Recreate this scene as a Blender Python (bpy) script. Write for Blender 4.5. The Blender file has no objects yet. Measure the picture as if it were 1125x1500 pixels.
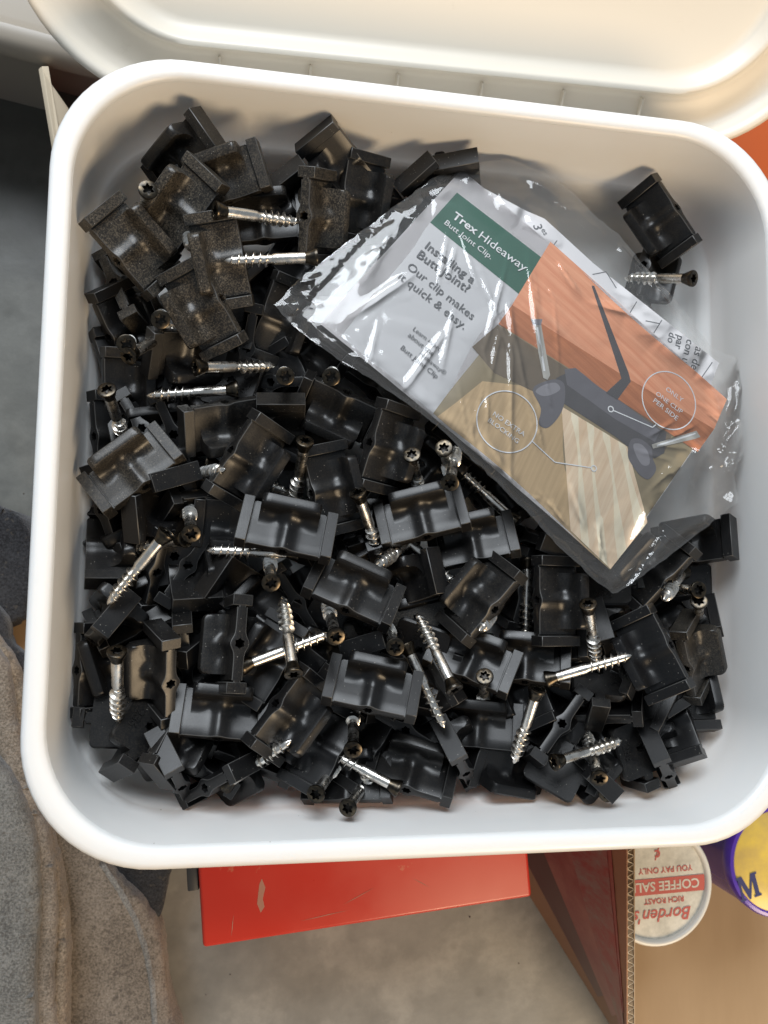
import bpy, bmesh, math, random
from mathutils import Vector, Matrix, noise
from mathutils.geometry import delaunay_2d_cdt

random.seed(7)
MM = 0.001                       # everything below is written in millimetres
SC = bpy.context.scene
COL = SC.collection
R = math.radians

# ------------------------------------------------------------------ camera
CAM = Vector((-79.157, -48.579, 312.523))
CX = Vector((0.983984, 0.014963, 0.177550))      # camera right
CD = Vector((0.029903, -0.996203, -0.081769))    # camera down
CF = Vector((0.175653, 0.085769, -0.980709))     # camera forward
FPX = 1228.0
cam = bpy.data.objects.new('camera', bpy.data.cameras.new('camera'))
COL.objects.link(cam)
cam.matrix_world = Matrix(((CX.x, -CD.x, -CF.x, CAM.x*MM), (CX.y, -CD.y, -CF.y, CAM.y*MM),
                           (CX.z, -CD.z, -CF.z, CAM.z*MM), (0, 0, 0, 1)))
cam.data.sensor_fit = 'VERTICAL'
cam.data.sensor_height = 36.0
cam.data.sensor_width = 27.0
cam.data.lens = 36.0*FPX/1500.0
cam.data.clip_start = 0.01
cam.data.clip_end = 50
cam.data.dof.use_dof = True
cam.data.dof.focus_distance = 0.335
cam.data.dof.aperture_fstop = 16.0
SC.camera = cam

# ------------------------------------------------------------------ light (an open garage: cool daylight from the door, warm light from the other side)
w = bpy.data.worlds.new('World'); SC.world = w; w.use_nodes = True
bg = w.node_tree.nodes['Background']
bg.inputs[0].default_value = (0.80, 0.90, 1.0, 1); bg.inputs[1].default_value = 0.30

def area(name, loc, target, size, sizey, power, col):
    l = bpy.data.lights.new(name, 'AREA'); l.shape = 'RECTANGLE'; l.size = size; l.size_y = sizey
    l.energy = power; l.color = col
    o = bpy.data.objects.new(name, l); COL.objects.link(o); o.location = loc
    o.rotation_euler = (Vector(target)-Vector(loc)).to_track_quat('-Z', 'Y').to_euler()
    return o
area('warm_lamp', (0.75, -1.35, 0.84), (0.0, 0.12, 0.0), 0.72, 0.6, 26.0, (1.0, 0.75, 0.47))
area('door_light', (-0.34, 1.10, 1.22), (0, 0, 0), 1.1, 0.8, 43.0, (0.89, 0.945, 1.0))
SC.view_settings.view_transform = 'Standard'
SC.view_settings.look = 'None'
SC.view_settings.exposure = -0.06
SC.view_settings.gamma = 1.0
SC.cycles.max_bounces = 10
SC.cycles.transparent_max_bounces = 16
SC.cycles.caustics_reflective = False
SC.cycles.caustics_refractive = False
SC.cycles.sample_clamp_indirect = 6
SC.cycles.use_denoising = True

# ------------------------------------------------------------------ picture to place
def ray(u, v): return CX*((u-562.5)/FPX) + CD*((v-750)/FPX) + CF
def at(u, v, z):
    d = ray(u, v); return CAM + d*((z-CAM.z)/d.z)
def on_plane(u, v, o, n):
    d = ray(u, v); return CAM + d*((o-CAM).dot(n)/d.dot(n))

# ------------------------------------------------------------------ helpers
def link_mesh(name, me, mat, parent=None, loc=None):
    o = bpy.data.objects.new(name, me); COL.objects.link(o)
    if mat is not None and len(me.materials) == 0: me.materials.append(mat)
    if parent is not None: o.parent = parent
    if loc is not None: o.location = loc
    return o
def mesh_from(vs, fs, smooth=None, name='mesh'):
    me = bpy.data.meshes.new(name)
    me.from_pydata([Vector(v)*MM for v in vs], [], fs); me.validate()
    if smooth is not None:
        me.polygons.foreach_set('use_smooth', [True]*len(me.polygons))
        me.set_sharp_from_angle(angle=R(smooth))
    return me
def bm_mesh(bm, smooth=None, name='mesh'):
    bmesh.ops.recalc_face_normals(bm, faces=bm.faces)
    for v in bm.verts: v.co *= MM
    me = bpy.data.meshes.new(name); bm.to_mesh(me); bm.free()
    if smooth is not None:
        me.polygons.foreach_set('use_smooth', [True]*len(me.polygons))
        me.set_sharp_from_angle(angle=R(smooth))
    return me
def tag(o, label=None, cat=None, group=None, kind=None):
    if label: o['label'] = label
    if cat: o['category'] = cat
    if group: o['group'] = group
    if kind: o['kind'] = kind
    return o
def thing(name, label, cat, loc=(0, 0, 0), group=None):
    o = bpy.data.objects.new(name, None); COL.objects.link(o)
    o.empty_display_size = 0.01; o.location = Vector(loc)*MM
    return tag(o, label, cat, group)
def box_bm(bm, x0, x1, y0, y1, z0, z1, bev=0, seg=2):
    g = bmesh.ops.create_cube(bm, size=1)
    for v in g['verts']:
        v.co = Vector(((x0+x1)/2+v.co.x*(x1-x0), (y0+y1)/2+v.co.y*(y1-y0), (z0+z1)/2+v.co.z*(z1-z0)))
    if bev:
        es = list({e for v in g['verts'] for e in v.link_edges})
        bmesh.ops.bevel(bm, geom=es, offset=bev, segments=seg, profile=0.5, affect='EDGES')
def slab(pts, t, bev=0, seg=2, smooth=40):
    """a sheet with the outline pts (3-D), thickness t below it, rounded edges"""
    bm = bmesh.new()
    f = bm.faces.new([bm.verts.new(p) for p in pts])
    f.normal_update()
    if f.normal.z < 0: f.normal_flip()
    n = f.normal.copy()
    g = bmesh.ops.extrude_face_region(bm, geom=[f])
    for v in [e for e in g['geom'] if isinstance(e, bmesh.types.BMVert)]: v.co -= n*t
    if bev:
        es = [e for e in bm.edges if len(e.link_faces) == 2 and e.calc_face_angle(0) > R(35)]
        bmesh.ops.bevel(bm, geom=es, offset=bev, segments=seg, profile=0.5, affect='EDGES')
    return bm_mesh(bm, smooth)
def rsq(h, r, n=14, z=0.0):
    """rounded square ring of half side h and corner radius r"""
    out = []
    for (sx, sy, a0) in ((1, 1, 0), (-1, 1, 90), (-1, -1, 180), (1, -1, 270)):
        for i in range(n+1):
            a = R(a0+90*i/n); out.append((sx*(h-r)+r*math.cos(a), sy*(h-r)+r*math.sin(a), z))
    return out
def loft(rings, cap0=False, cap1=False, closed=False):
    vs = [p for r_ in rings for p in r_]; n = len(rings[0]); fs = []
    m = len(rings)
    for k in range(m if closed else m-1):
        a, b = k*n, ((k+1) % m)*n
        for i in range(n):
            j = (i+1) % n; fs.append((a+i, a+j, b+j, b+i))
    if cap0: fs.append(tuple(range(n))[::-1])
    if cap1: fs.append(tuple((m-1)*n+i for i in range(n)))
    return vs, fs
def lathe(prof, n=40, cap0=False, cap1=False):
    return loft([[(r_*math.cos(2*math.pi*i/n), r_*math.sin(2*math.pi*i/n), z) for i in range(n)] for r_, z in prof], cap0, cap1)
def text_mesh(body, size, bold=0.0, extrude=0.0, spacing=1.0, align='LEFT', shear=0.0):
    c = bpy.data.curves.new('lettering', 'FONT'); c.body = body; c.size = size*MM; c.offset = bold*MM
    c.extrude = extrude*MM; c.space_character = spacing; c.align_x = align; c.resolution_u = 3; c.shear = shear
    o = bpy.data.objects.new('lettering', c); COL.objects.link(o)
    me = bpy.data.meshes.new_from_object(o.evaluated_get(bpy.context.evaluated_depsgraph_get()))
    bpy.data.objects.remove(o); me.materials.clear()
    return me

# ------------------------------------------------------------------ materials
def mat(name, col=(.5, .5, .5), rough=.5, metal=0.0, spec=.5):
    m = bpy.data.materials.new(name); m.use_nodes = True
    b = m.node_tree.nodes['Principled BSDF']
    b.inputs['Base Color'].default_value = (*col, 1); b.inputs['Roughness'].default_value = rough
    b.inputs['Metallic'].default_value = metal; b.inputs['Specular IOR Level'].default_value = spec
    return m
class NT:
    def __init__(s, m): s.t = m.node_tree; s.b = s.t.nodes['Principled BSDF']
    def n(s, typ, **kw):
        q = s.t.nodes.new(typ)
        for k, v in kw.items(): setattr(q, k, v)
        return q
    def l(s, a, b): s.t.links.new(a, b)
    def coord(s, scale=1.0, rand=False, stretch=(1, 1, 1)):
        tc = s.n('ShaderNodeTexCoord'); mp = s.n('ShaderNodeMapping')
        mp.inputs['Scale'].default_value = [scale*k for k in stretch]
        s.l(tc.outputs['Object'], mp.inputs['Vector'])
        if rand:
            oi = s.n('ShaderNodeObjectInfo'); ml = s.n('ShaderNodeMath', operation='MULTIPLY'); ml.inputs[1].default_value = 37.0
            s.l(oi.outputs['Random'], ml.inputs[0]); s.l(ml.outputs[0], mp.inputs['Location'])
        return mp.outputs['Vector']
    def noise(s, vec, scale, detail=4, rough=.55):
        q = s.n('ShaderNodeTexNoise'); q.inputs['Scale'].default_value = scale; q.inputs['Detail'].default_value = detail
        q.inputs['Roughness'].default_value = rough; s.l(vec, q.inputs['Vector']); return q.outputs['Fac']
    def ramp(s, fac, *stops):
        q = s.n('ShaderNodeValToRGB'); e = q.color_ramp.elements
        while len(e) < len(stops): e.new(.5)
        for k, (p, c) in enumerate(stops):
            e[k].position = p; e[k].color = (*c, 1) if not isinstance(c, (int, float)) else (c, c, c, 1)
        s.l(fac, q.inputs['Fac']); return q.outputs['Color']
    def mix(s, fac, a, b, mode='MIX'):
        q = s.n('ShaderNodeMix', data_type='RGBA', blend_type=mode)
        for v, k in ((fac, 0), (a, 6), (b, 7)):
            if hasattr(v, 'links'): s.l(v, q.inputs[k])
            else: q.inputs[k].default_value = (*v, 1) if isinstance(v, tuple) else v
        return q.outputs[2]
    def math(s, op, a, b=0.0):
        q = s.n('ShaderNodeMath', operation=op)
        for v, k in ((a, 0), (b, 1)):
            if hasattr(v, 'links'): s.l(v, q.inputs[k])
            else: q.inputs[k].default_value = v
        return q.outputs[0]
    def bump(s, h, strength=.2, dist=.001):
        q = s.n('ShaderNodeBump'); q.inputs['Strength'].default_value = strength; q.inputs['Distance'].default_value = dist
        s.l(h, q.inputs['Height']); s.l(q.outputs['Normal'], s.b.inputs['Normal'])

def make_black():
    m = mat('black_plastic', (.013, .014, .016), .4); t = NT(m)
    v = t.coord(1.0, rand=True); oi = t.n('ShaderNodeObjectInfo')
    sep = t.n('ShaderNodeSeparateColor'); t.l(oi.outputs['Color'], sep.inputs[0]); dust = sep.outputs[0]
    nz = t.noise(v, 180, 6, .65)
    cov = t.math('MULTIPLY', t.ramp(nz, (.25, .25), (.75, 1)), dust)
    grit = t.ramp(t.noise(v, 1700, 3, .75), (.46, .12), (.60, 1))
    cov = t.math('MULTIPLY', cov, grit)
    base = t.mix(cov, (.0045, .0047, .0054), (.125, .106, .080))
    vo = t.n('ShaderNodeTexVoronoi'); vo.inputs['Scale'].default_value = 1050; t.l(v, vo.inputs['Vector'])
    sz = t.n('ShaderNodeSeparateColor'); t.l(vo.outputs['Color'], sz.inputs[0])
    thr = t.math('MULTIPLY', t.math('POWER', sz.outputs[0], 4.0), .22)
    lim = t.math('ADD', .40, t.math('MULTIPLY', dust, .5))
    on = t.math('MULTIPLY', t.math('LESS_THAN', vo.outputs['Distance'], thr), t.math('LESS_THAN', sz.outputs[1], lim))
    base = t.mix(t.math('MULTIPLY', on, .6), base, (.30, .28, .25))
    t.l(base, t.b.inputs['Base Color'])
    t.l(t.ramp(t.noise(v, 90, 3), (.3, .30), (.7, .37)), t.b.inputs['Roughness'])
    t.b.inputs['Specular IOR Level'].default_value = .34
    t.bump(t.noise(v, 2600, 2), .10, .0002)
    return m
M = {}
M['worn'] = mat('worn_black_edge', (.048, .047, .045), .45)  # paler bevels: rubbed edges and edge glints both put into the colour
M['black'] = make_black()
M['steel'] = mat('screw_steel', (.62, .57, .49), .27, 1.0)
t = NT(M['steel']); v = t.coord(1.0, rand=True)
t.l(t.mix(t.ramp(t.noise(v, 160, 4), (.35, 0), (.75, 1)), (.82, .80, .76), (.60, .56, .50)), t.b.inputs['Base Color'])
t.l(t.ramp(t.noise(v, 420, 3), (.3, .18), (.7, .38)), t.b.inputs['Roughness'])
M['gunmetal'] = mat('screw_head_metal', (.10, .09, .078), .30, 1.0)
t = NT(M['gunmetal']); v = t.coord(1.0, rand=True)
t.l(t.mix(t.ramp(t.noise(v, 500, 4), (.4, 0), (.7, 1)), (.035, .032, .028), (.10, .08, .055)), t.b.inputs['Base Color'])
M['recess'] = mat('screw_recess', (.03, .028, .026), .4, 1.0)
M['tub'] = mat('tub_white_plastic', (.82, .81, .79), .34)
t = NT(M['tub']); v = t.coord()
sp = t.n('ShaderNodeTexVoronoi'); sp.inputs['Scale'].default_value = 95; t.l(v, sp.inputs['Vector'])
sc_ = t.n('ShaderNodeSeparateColor'); t.l(sp.outputs['Color'], sc_.inputs[0])
on = t.math('MULTIPLY', t.math('LESS_THAN', sp.outputs['Distance'], t.math('MULTIPLY', sc_.outputs[1], .05)), t.math('LESS_THAN', sc_.outputs[0], .30))
grime = t.ramp(t.noise(v, 14, 5, .6), (.55, 0), (.85, 1))
base = t.mix(t.math('MULTIPLY', grime, .10), (.73, .725, .71), (.58, .52, .43))
t.l(t.mix(t.math('MULTIPLY', on, .6), base, (.28, .24, .2)), t.b.inputs['Base Color'])
t.l(t.ramp(t.noise(v, 60, 4), (.3, .28), (.7, .42)), t.b.inputs['Roughness'])
t.bump(t.noise(v, 26, 2), .06, .002)
t.b.inputs['Subsurface Weight'].default_value = .25
t.b.inputs['Subsurface Radius'].default_value = (.006, .005, .0045)
t.b.inputs['Subsurface Scale'].default_value = 1.0
M['lid'] = mat('lid_natural_plastic', (.76, .705, .61), .38)
t = NT(M['lid']); v = t.coord()
t.l(t.mix(t.math('MULTIPLY', t.ramp(t.noise(v, 40, 6, .7), (.66, 0), (.74, 1)), .18), (.76, .705, .61), (.45, .38, .30)), t.b.inputs['Base Color'])
M['beige'] = mat('beige_plastic', (.34, .295, .24), .4)
M['concrete'] = mat('concrete', (.3, .29, .26), .55)
t = NT(M['concrete']); v = t.coord()
a = t.noise(v, 9, 8, .62); b = t.noise(v, 55, 6, .6)
c = t.ramp(a, (.32, (.18, .181, .168)), (.47, (.235, .235, .218)), (.55, (.27, .269, .248)), (.60, (.35, .347, .318)), (.66, (.28, .278, .255)))
c = t.mix(.40, c, t.ramp(b, (.3, .12), (.7, .40)), 'OVERLAY')
pit = t.n('ShaderNodeTexVoronoi'); pit.inputs['Scale'].default_value = 42; t.l(v, pit.inputs['Vector'])
c = t.mix(t.math('MULTIPLY', t.ramp(pit.outputs['Distance'], (.06, 1), (.16, 0)), .30), c, (.09, .085, .07))
# shade left of the tub, painted into the floor colour with an uneven edge
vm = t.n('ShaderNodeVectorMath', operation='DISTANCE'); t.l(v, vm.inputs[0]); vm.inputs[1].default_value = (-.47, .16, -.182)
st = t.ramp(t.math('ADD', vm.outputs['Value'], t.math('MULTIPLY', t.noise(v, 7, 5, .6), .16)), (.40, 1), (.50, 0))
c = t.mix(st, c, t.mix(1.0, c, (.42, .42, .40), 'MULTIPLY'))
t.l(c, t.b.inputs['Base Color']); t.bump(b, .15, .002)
t.l(t.ramp(a, (.3, .35), (.7, .6)), t.b.inputs['Roughness'])
M['red'] = mat('red_paint', (.62, .035, .018), .32)
t = NT(M['red']); v = t.coord()
wear = t.ramp(t.noise(v, 38, 6, .7), (.63, 0), (.66, 1))
t.l(t.mix(t.math('MULTIPLY', wear, .45), t.mix(t.noise(v, 12, 3), (.50, .022, .007), (.57, .034, .010)), (.55, .22, .12)), t.b.inputs['Base Color'])
t.l(t.ramp(t.noise(v, 30, 4), (.3, .25), (.7, .42)), t.b.inputs['Roughness'])
M['worn_paint'] = mat('worn_red_paint', (.42, .20, .14), .6)
M['grit'] = mat('grit', (.16, .145, .12), .9)
M['orange'] = mat('orange_plastic', (.60, .12, .025), .35)
M['dark_metal'] = mat('dark_metal', (.06, .06, .06), .45, .6)
M['card_board'] = mat('cardboard', (.43, .29, .165), .8)
t = NT(M['card_board']); v = t.coord(stretch=(1, .2, 1))
t.l(t.mix(t.noise(v, 60, 5, .6), (.30, .20, .11), (.40, .28, .165)), t.b.inputs['Base Color'])
M['board_brown'] = mat('printed_brown_board', (.32, .15, .07), .45)
M['board_pale'] = mat('corrugated_edge', (.62, .52, .38), .8)
M['print_red'] = mat('dark_red_print', (.17, .016, .012), .28)
t = NT(M['print_red']); v = t.coord()
t.l(t.mix(t.ramp(t.noise(v, 40, 7, .7), (.4, 0), (.75, 1)), (.29, .028, .022), (.42, .13, .085)), t.b.inputs['Base Color'])
M['print_dark'] = mat('dark_print', (.11, .016, .013), .3)
M['print_scuff'] = mat('scuffed_print', (.17, .045, .03), .35)
t = NT(M['print_scuff']); v = t.coord(stretch=(1, 1, .4))
t.l(t.mix(t.ramp(t.noise(v, 70, 8, .75), (.42, 0), (.62, 1)), (.34, .04, .03), (.30, .19, .14)), t.b.inputs['Base Color'])
def felt(name, c0, c1, sc=900):
    m = mat(name, c0, .95, 0, .1); t = NT(m); v = t.coord()
    f = t.math('ADD', t.math('MULTIPLY', t.noise(v, sc, 4, .8), .72), t.math('MULTIPLY', t.noise(v, 60, 5, .6), .28))
    base = t.ramp(f, (.40, tuple(k*.7 for k in c0)), (.60, tuple(k*1.15 for k in c1)))
    fl = t.ramp(t.noise(v, 330, 2), (.62, 0), (.70, 1))
    t.l(t.mix(t.math('MULTIPLY', fl, .6), base, (.07, .06, .05)), t.b.inputs['Base Color'])
    t.bump(t.noise(v, sc*.8, 4, .7), .8, .0009)
    t.b.inputs['Sheen Weight'].default_value = .25
    return m
M['felt_grey'] = felt('grey_felt', (.088, .086, .080), (.165, .162, .152))
M['felt_brown'] = felt('brown_felt', (.135, .114, .092), (.23, .198, .165))
M['felt_tan'] = felt('tan_felt', (.14, .112, .083), (.24, .195, .148))
M['seam'] = felt('pale_thread', (.15, .148, .14), (.24, .236, .225))
M['dark_cloth'] = felt('dark_cloth', (.014, .014, .016), (.035, .036, .04))
M['white'] = mat('white_tin', (.72, .71, .66), .35)
M['can_lid'] = mat('can_lid_paper', (.60, .59, .52), .45)
t = NT(M['can_lid']); v = t.coord()
t.l(t.mix(t.ramp(t.noise(v, 130, 7, .7), (.35, 0), (.7, 1)), (.74, .72, .64), (.46, .45, .39)), t.b.inputs['Base Color'])
M['can_red'] = mat('can_red_print', (.52, .10, .08), .45)
M['purple'] = mat('purple_tin', (.085, .035, .36), .25)
M['yellow'] = mat('yellow_tin', (.62, .42, .07), .35)
t = NT(M['yellow']); v = t.coord()
t.l(t.mix(t.ramp(t.noise(v, 60, 5, .6), (.4, 0), (.65, 1)), (.68, .48, .08), (.52, .36, .10)), t.b.inputs['Base Color'])
M['navy'] = mat('navy_print', (.03, .035, .12), .4)
def paper(name, col, rough=.5): return mat(name, col, rough, 0, .35)
M['paper'] = paper('card_white', (.80, .77, .77)); M['panel'] = paper('card_grey_panel', (.58, .57, .575))
M['green'] = paper('card_green', (.030, .115, .080)); M['ink'] = paper('card_grey_ink', (.12, .125, .135))
M['wprint'] = paper('card_white_print', (.80, .80, .80)); M['olive'] = paper('card_olive', (.26, .205, .12))
def woodprint(name, c0, c1, ang, sx=700):
    m = mat(name, c0, .45, 0, .4); t = NT(m)
    tc = t.n('ShaderNodeTexCoord'); mp = t.n('ShaderNodeMapping'); mp.inputs['Rotation'].default_value = (0, 0, R(ang))
    mp.vector_type = 'TEXTURE'; mp.inputs['Scale'].default_value = (.05, .0022, 1)
    t.l(tc.outputs['Object'], mp.inputs['Vector'])
    t.l(t.ramp(t.noise(mp.outputs['Vector'], 1.0, 6, .6), (.3, c0), (.7, c1)), t.b.inputs['Base Color'])
    return m
M['wood_orange'] = woodprint('card_red_decking', (.70, .25, .125), (.86, .40, .23), -2)
M['wood_front'] = woodprint('card_decking_edge', (.36, .115, .045), (.55, .20, .085), -2)
M['wood_pale'] = woodprint('card_pale_pine', (.74, .52, .33), (.88, .70, .50), -78)
M['wood_pale_b'] = woodprint('card_pine_stripe', (.86, .72, .50), (.92, .82, .62), -78)
M['wood_tan'] = woodprint('card_tan_joist', (.46, .31, .16), (.60, .42, .23), -78)
M['clip_grey'] = paper('card_grey_clip', (.13, .125, .14)); M['clip_mid'] = paper('card_mid_grey_clip', (.25, .24, .26))
M['clip_dark'] = paper('card_dark_clip', (.075, .072, .078)); M['screw_print'] = paper('card_screw', (.42, .40, .36))

M['under_deck'] = paper('card_shaded_deck', (.15, .115, .08))
def make_film():
    m = bpy.data.materials.new('clear_film'); m.use_nodes = True; nt = m.node_tree; nt.nodes.clear()
    N = nt.nodes.new; L = nt.links.new
    out = N('ShaderNodeOutputMaterial'); tr = N('ShaderNodeBsdfTransparent'); tr.inputs[0].default_value = (.995, .995, .992, 1)
    df = N('ShaderNodeBsdfDiffuse'); df.inputs[0].default_value = (.8, .8, .8, 1)
    gl = N('ShaderNodeBsdfGlossy'); gl.inputs['Roughness'].default_value = .07; gl.inputs[0].default_value = (1, 1, 1, 1)
    mx = N('ShaderNodeMixShader'); mx.inputs[0].default_value = .03
    L(tr.outputs[0], mx.inputs[1]); L(df.outputs[0], mx.inputs[2])
    fr = N('ShaderNodeFresnel'); fr.inputs[0].default_value = 1.42
    mu = N('ShaderNodeMath'); mu.operation = 'MULTIPLY'; mu.inputs[1].default_value = 1.15; mu.use_clamp = True; L(fr.outputs[0], mu.inputs[0])
    m2 = N('ShaderNodeMixShader'); L(mu.outputs[0], m2.inputs[0]); L(mx.outputs[0], m2.inputs[1]); L(gl.outputs[0], m2.inputs[2])
    L(m2.outputs[0], out.inputs[0])
    tc = N('ShaderNodeTexCoord'); nz = N('ShaderNodeTexNoise'); nz.inputs['Scale'].default_value = 160; nz.inputs['Detail'].default_value = 4
    L(tc.outputs['Object'], nz.inputs['Vector'])
    bp = N('ShaderNodeBump'); bp.inputs['Strength'].default_value = .08; bp.inputs['Distance'].default_value = .0006
    L(nz.outputs['Fac'], bp.inputs['Height'])
    for q in (gl, fr, df): L(bp.outputs['Normal'], q.inputs['Normal'])
    return m
M['film'] = make_film()

# ------------------------------------------------------------------ setting
FLOOR_Z = -182.0
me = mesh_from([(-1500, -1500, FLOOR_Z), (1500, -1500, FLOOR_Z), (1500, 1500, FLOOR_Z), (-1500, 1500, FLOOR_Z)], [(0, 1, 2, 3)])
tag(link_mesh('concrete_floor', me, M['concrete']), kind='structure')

# ------------------------------------------------------------------ the tub
tub = thing('plastic_tub', 'square white plastic tub with rounded corners full of black clips', 'tub', (0, 0, -62))
def ringz(prof, r0=47.0):
    return [rsq(h, max(3, r0-(150-h)*.55), 14, z) for h, z in prof]
inner = [(141.6, -1.5), (141.2, -4), (140.6, -30), (140.2, -41), (139.4, -43.2), (137.6, -45), (136.6, -50), (135.0, -54), (132.2, -56.4), (128, -57.2), (100, -57.2)]
outer = [(100, -62), (134, -62), (137, -60.5), (138.6, -57), (144, -10), (144.3, -1.5)]
vs, fs = loft(ringz([(h, z+62) for h, z in outer+inner[:0]])+ringz([(h, z+62) for h, z in inner]), cap0=True, cap1=True)
link_mesh('tub_body', mesh_from(vs, fs, 50), M['tub'], tub)
rim = [(141.5, -3), (141.7, -1.2), (142.6, .3), (144.2, 1.0), (147.2, .9), (148.9, .2), (149.8, -1.2), (150.2, -3.5), (150.4, -13), (149.2, -13), (148.8, -4), (144.4, -3)]
vs, fs = loft(ringz([(h, z+62) for h, z in rim]), closed=True)
link_mesh('rim', mesh_from(vs, fs, 60), M['tub'], tub)

# ------------------------------------------------------------------ its lid, upside down behind the tub
lid = thing('tub_lid', 'large white tub lid lying upside down behind the tub', 'lid', (0, 0, 0))
LS = 1.13
lp = [(156.5, -2), (157.2, 1), (156.8, 3.2), (155.5, 4.0), (154.0, 3.2), (153.0, 0), (151.8, -5), (148.5, -7.5), (142, -8.2), (139.5, -7), (138.4, -3), (137.6, -1.6), (136.2, -1.6), (135.2, -3), (133.4, -9.5), (130, -11.5), (90, -12.2)]
vs, fs = loft([rsq(h, max(3, 52-(157-h)*.55), 16, z) for h, z in lp], cap1=True)
vs = [(x*LS, y*LS, z_) for x, y, z_ in vs]
lb = link_mesh('lid_panel', mesh_from(vs, fs, 55), M['lid'], lid)
for s in (-1, 1):
    for k in range(6):
        for ax in (0, 1):
            bm = bmesh.new(); box_bm(bm, -.5, .5, -7.2, 5.2, -8.2, -3.6, .3, 1)
            rb = link_mesh('rib', bm_mesh(bm), M['lid'], lid)
            p = (-86+k*34.5)*LS
            rb.location = Vector((p, s*145.5*LS, -1.2) if ax == 0 else (s*145.5*LS, p, -1.2))*MM
            if ax: rb.rotation_euler = (0, 0, R(90))
TILT = R(43)
lid.rotation_euler = (TILT, 0, R(1.5))
lid.location = Vector((3, 160+178*math.cos(TILT), -44+178*math.sin(TILT)))*MM

bk = thing('storage_bucket', 'beige plastic bucket partly under the upturned lid, top left', 'bucket', (-207, 345, FLOOR_Z))
bk.rotation_euler = (0, 0, R(-9))
bp_ = [(118, 0), (128, 82), (139, 84), (141, 88), (140, 95), (137, 98), (131, 98), (129, 94), (127, 90), (120, 86), (60, 85)]
vs, fs = loft([rsq(h, max(3, 70-(141-h)*.5), 14, z) for h, z in bp_], cap0=True, cap1=True)
link_mesh('bucket_body', mesh_from(vs, fs, 50), M['beige'], bk)

# cardboard panel in the gap at the left
cp = thing('cardboard_carton', 'pale cardboard carton edge showing left of the tub corner', 'box', (0, 0, 0))
z = -84
pts = [at(61, 97, z), at(68, 112, z), at(100, 158, z-10), at(118, 200, z-10), at(98, 240, z), at(82, 222, z)]
link_mesh('carton_flap', slab(pts, 3, .4), M['board_pale'], cp)
pts = [at(52, 82, -150), at(61, 97, -150), at(82, 222, -150), at(150, 260, -150), at(260, 90, -150), at(160, 30, -150)]
link_mesh('carton_inside', slab(pts, 4, .4), M['concrete'], cp)
pts = [at(61, 97, z-.5), at(82, 222, z-.5), at(82, 222, z-95), at(61, 97, z-95)]
link_mesh('carton_side', slab(pts, 3, .2), M['board_pale'], cp)

# orange case at the right of the lid
oc = thing('orange_case', 'glossy orange case edge showing right of the lid', 'case', (0, 0, 0))
a0 = at(1040, 175, -92)
bm = bmesh.new(); box_bm(bm, a0.x, a0.x+150, a0.y-75, a0.y+28, FLOOR_Z, -92, 5, 3)
link_mesh('case_body', bm_mesh(bm, 40), M['orange'], oc)
bm = bmesh.new(); box_bm(bm, a0.x-2, a0.x+152, a0.y-77, a0.y+30, -112, -104, 2, 2)
link_mesh('case_band', bm_mesh(bm, 40), M['orange'], oc)

# red steel box under the tub
rb = thing('red_metal_box', 'red painted metal box under the front of the tub', 'toolbox', (-86.7, -202.6, FLOOR_Z))
rb.rotation_euler = (0, 0, R(5.4))
bm = bmesh.new(); box_bm(bm, 1.5, 144.7, 1.5, 298, 0, 96, 1.5, 2)
link_mesh('box_body', bm_mesh(bm, 40), M['red'], rb)
bm = bmesh.new(); box_bm(bm, 0, 146.2, 0, 300, 96, 119.5, 1.6, 3)
link_mesh('box_lid', bm_mesh(bm, 40), M['red'], rb)
bm = bmesh.new(); box_bm(bm, -5, -.2, 23, 40, 100, 117, .6, 2)
link_mesh('latch', bm_mesh(bm, 40), M['dark_metal'], rb)

sc_px = [(21,42),(23,50),(22.4,62),(24,78),(22.6,92),(21.2,84),(20.4,70),(19.6,56)]
pts = [Vector((24+(x-20)*.9, 16+(y-60)*.28, 119.56)) for x, y in sc_px]
link_mesh('scuff', mesh_from(pts, [tuple(range(len(pts)))]), M['worn_paint'], rb)
for sx, sy, ln, an in ((60, 9, 16, 20), (92, 16, 9, -35), (41, 5, 22, 4), (118, 20, 7, 60), (12, 3, 9, 80)):
    d_ = Vector((math.cos(R(an)), math.sin(R(an)), 0)); q_ = Vector((-d_.y, d_.x, 0))*.16; o_ = Vector((sx, sy, 119.56))
    link_mesh('scratch', mesh_from([o_, o_+d_*ln*.4-q_, o_+d_*ln, o_+d_*ln*.6+q_], [(0, 1, 2, 3)]), M['worn_paint'], rb)

# grit on the floor
bm = bmesh.new(); rg = random.Random(4)
for k in range(120):
    x, y = rg.uniform(-330, 120), rg.uniform(-330, 420); r_ = rg.uniform(.2, .55)
    g_ = bmesh.ops.create_icosphere(bm, subdivisions=1, radius=r_)
    for v_ in g_['verts']: v_.co = Vector((x+v_.co.x*rg.uniform(.7, 1.4), y+v_.co.y, FLOOR_Z+max(-.1, v_.co.z+r_*.5)))
tag(link_mesh('grit', bm_mesh(bm), M['grit']), kind='stuff', label='fine grit and crumbs scattered on the concrete floor', cat='grit')

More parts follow.
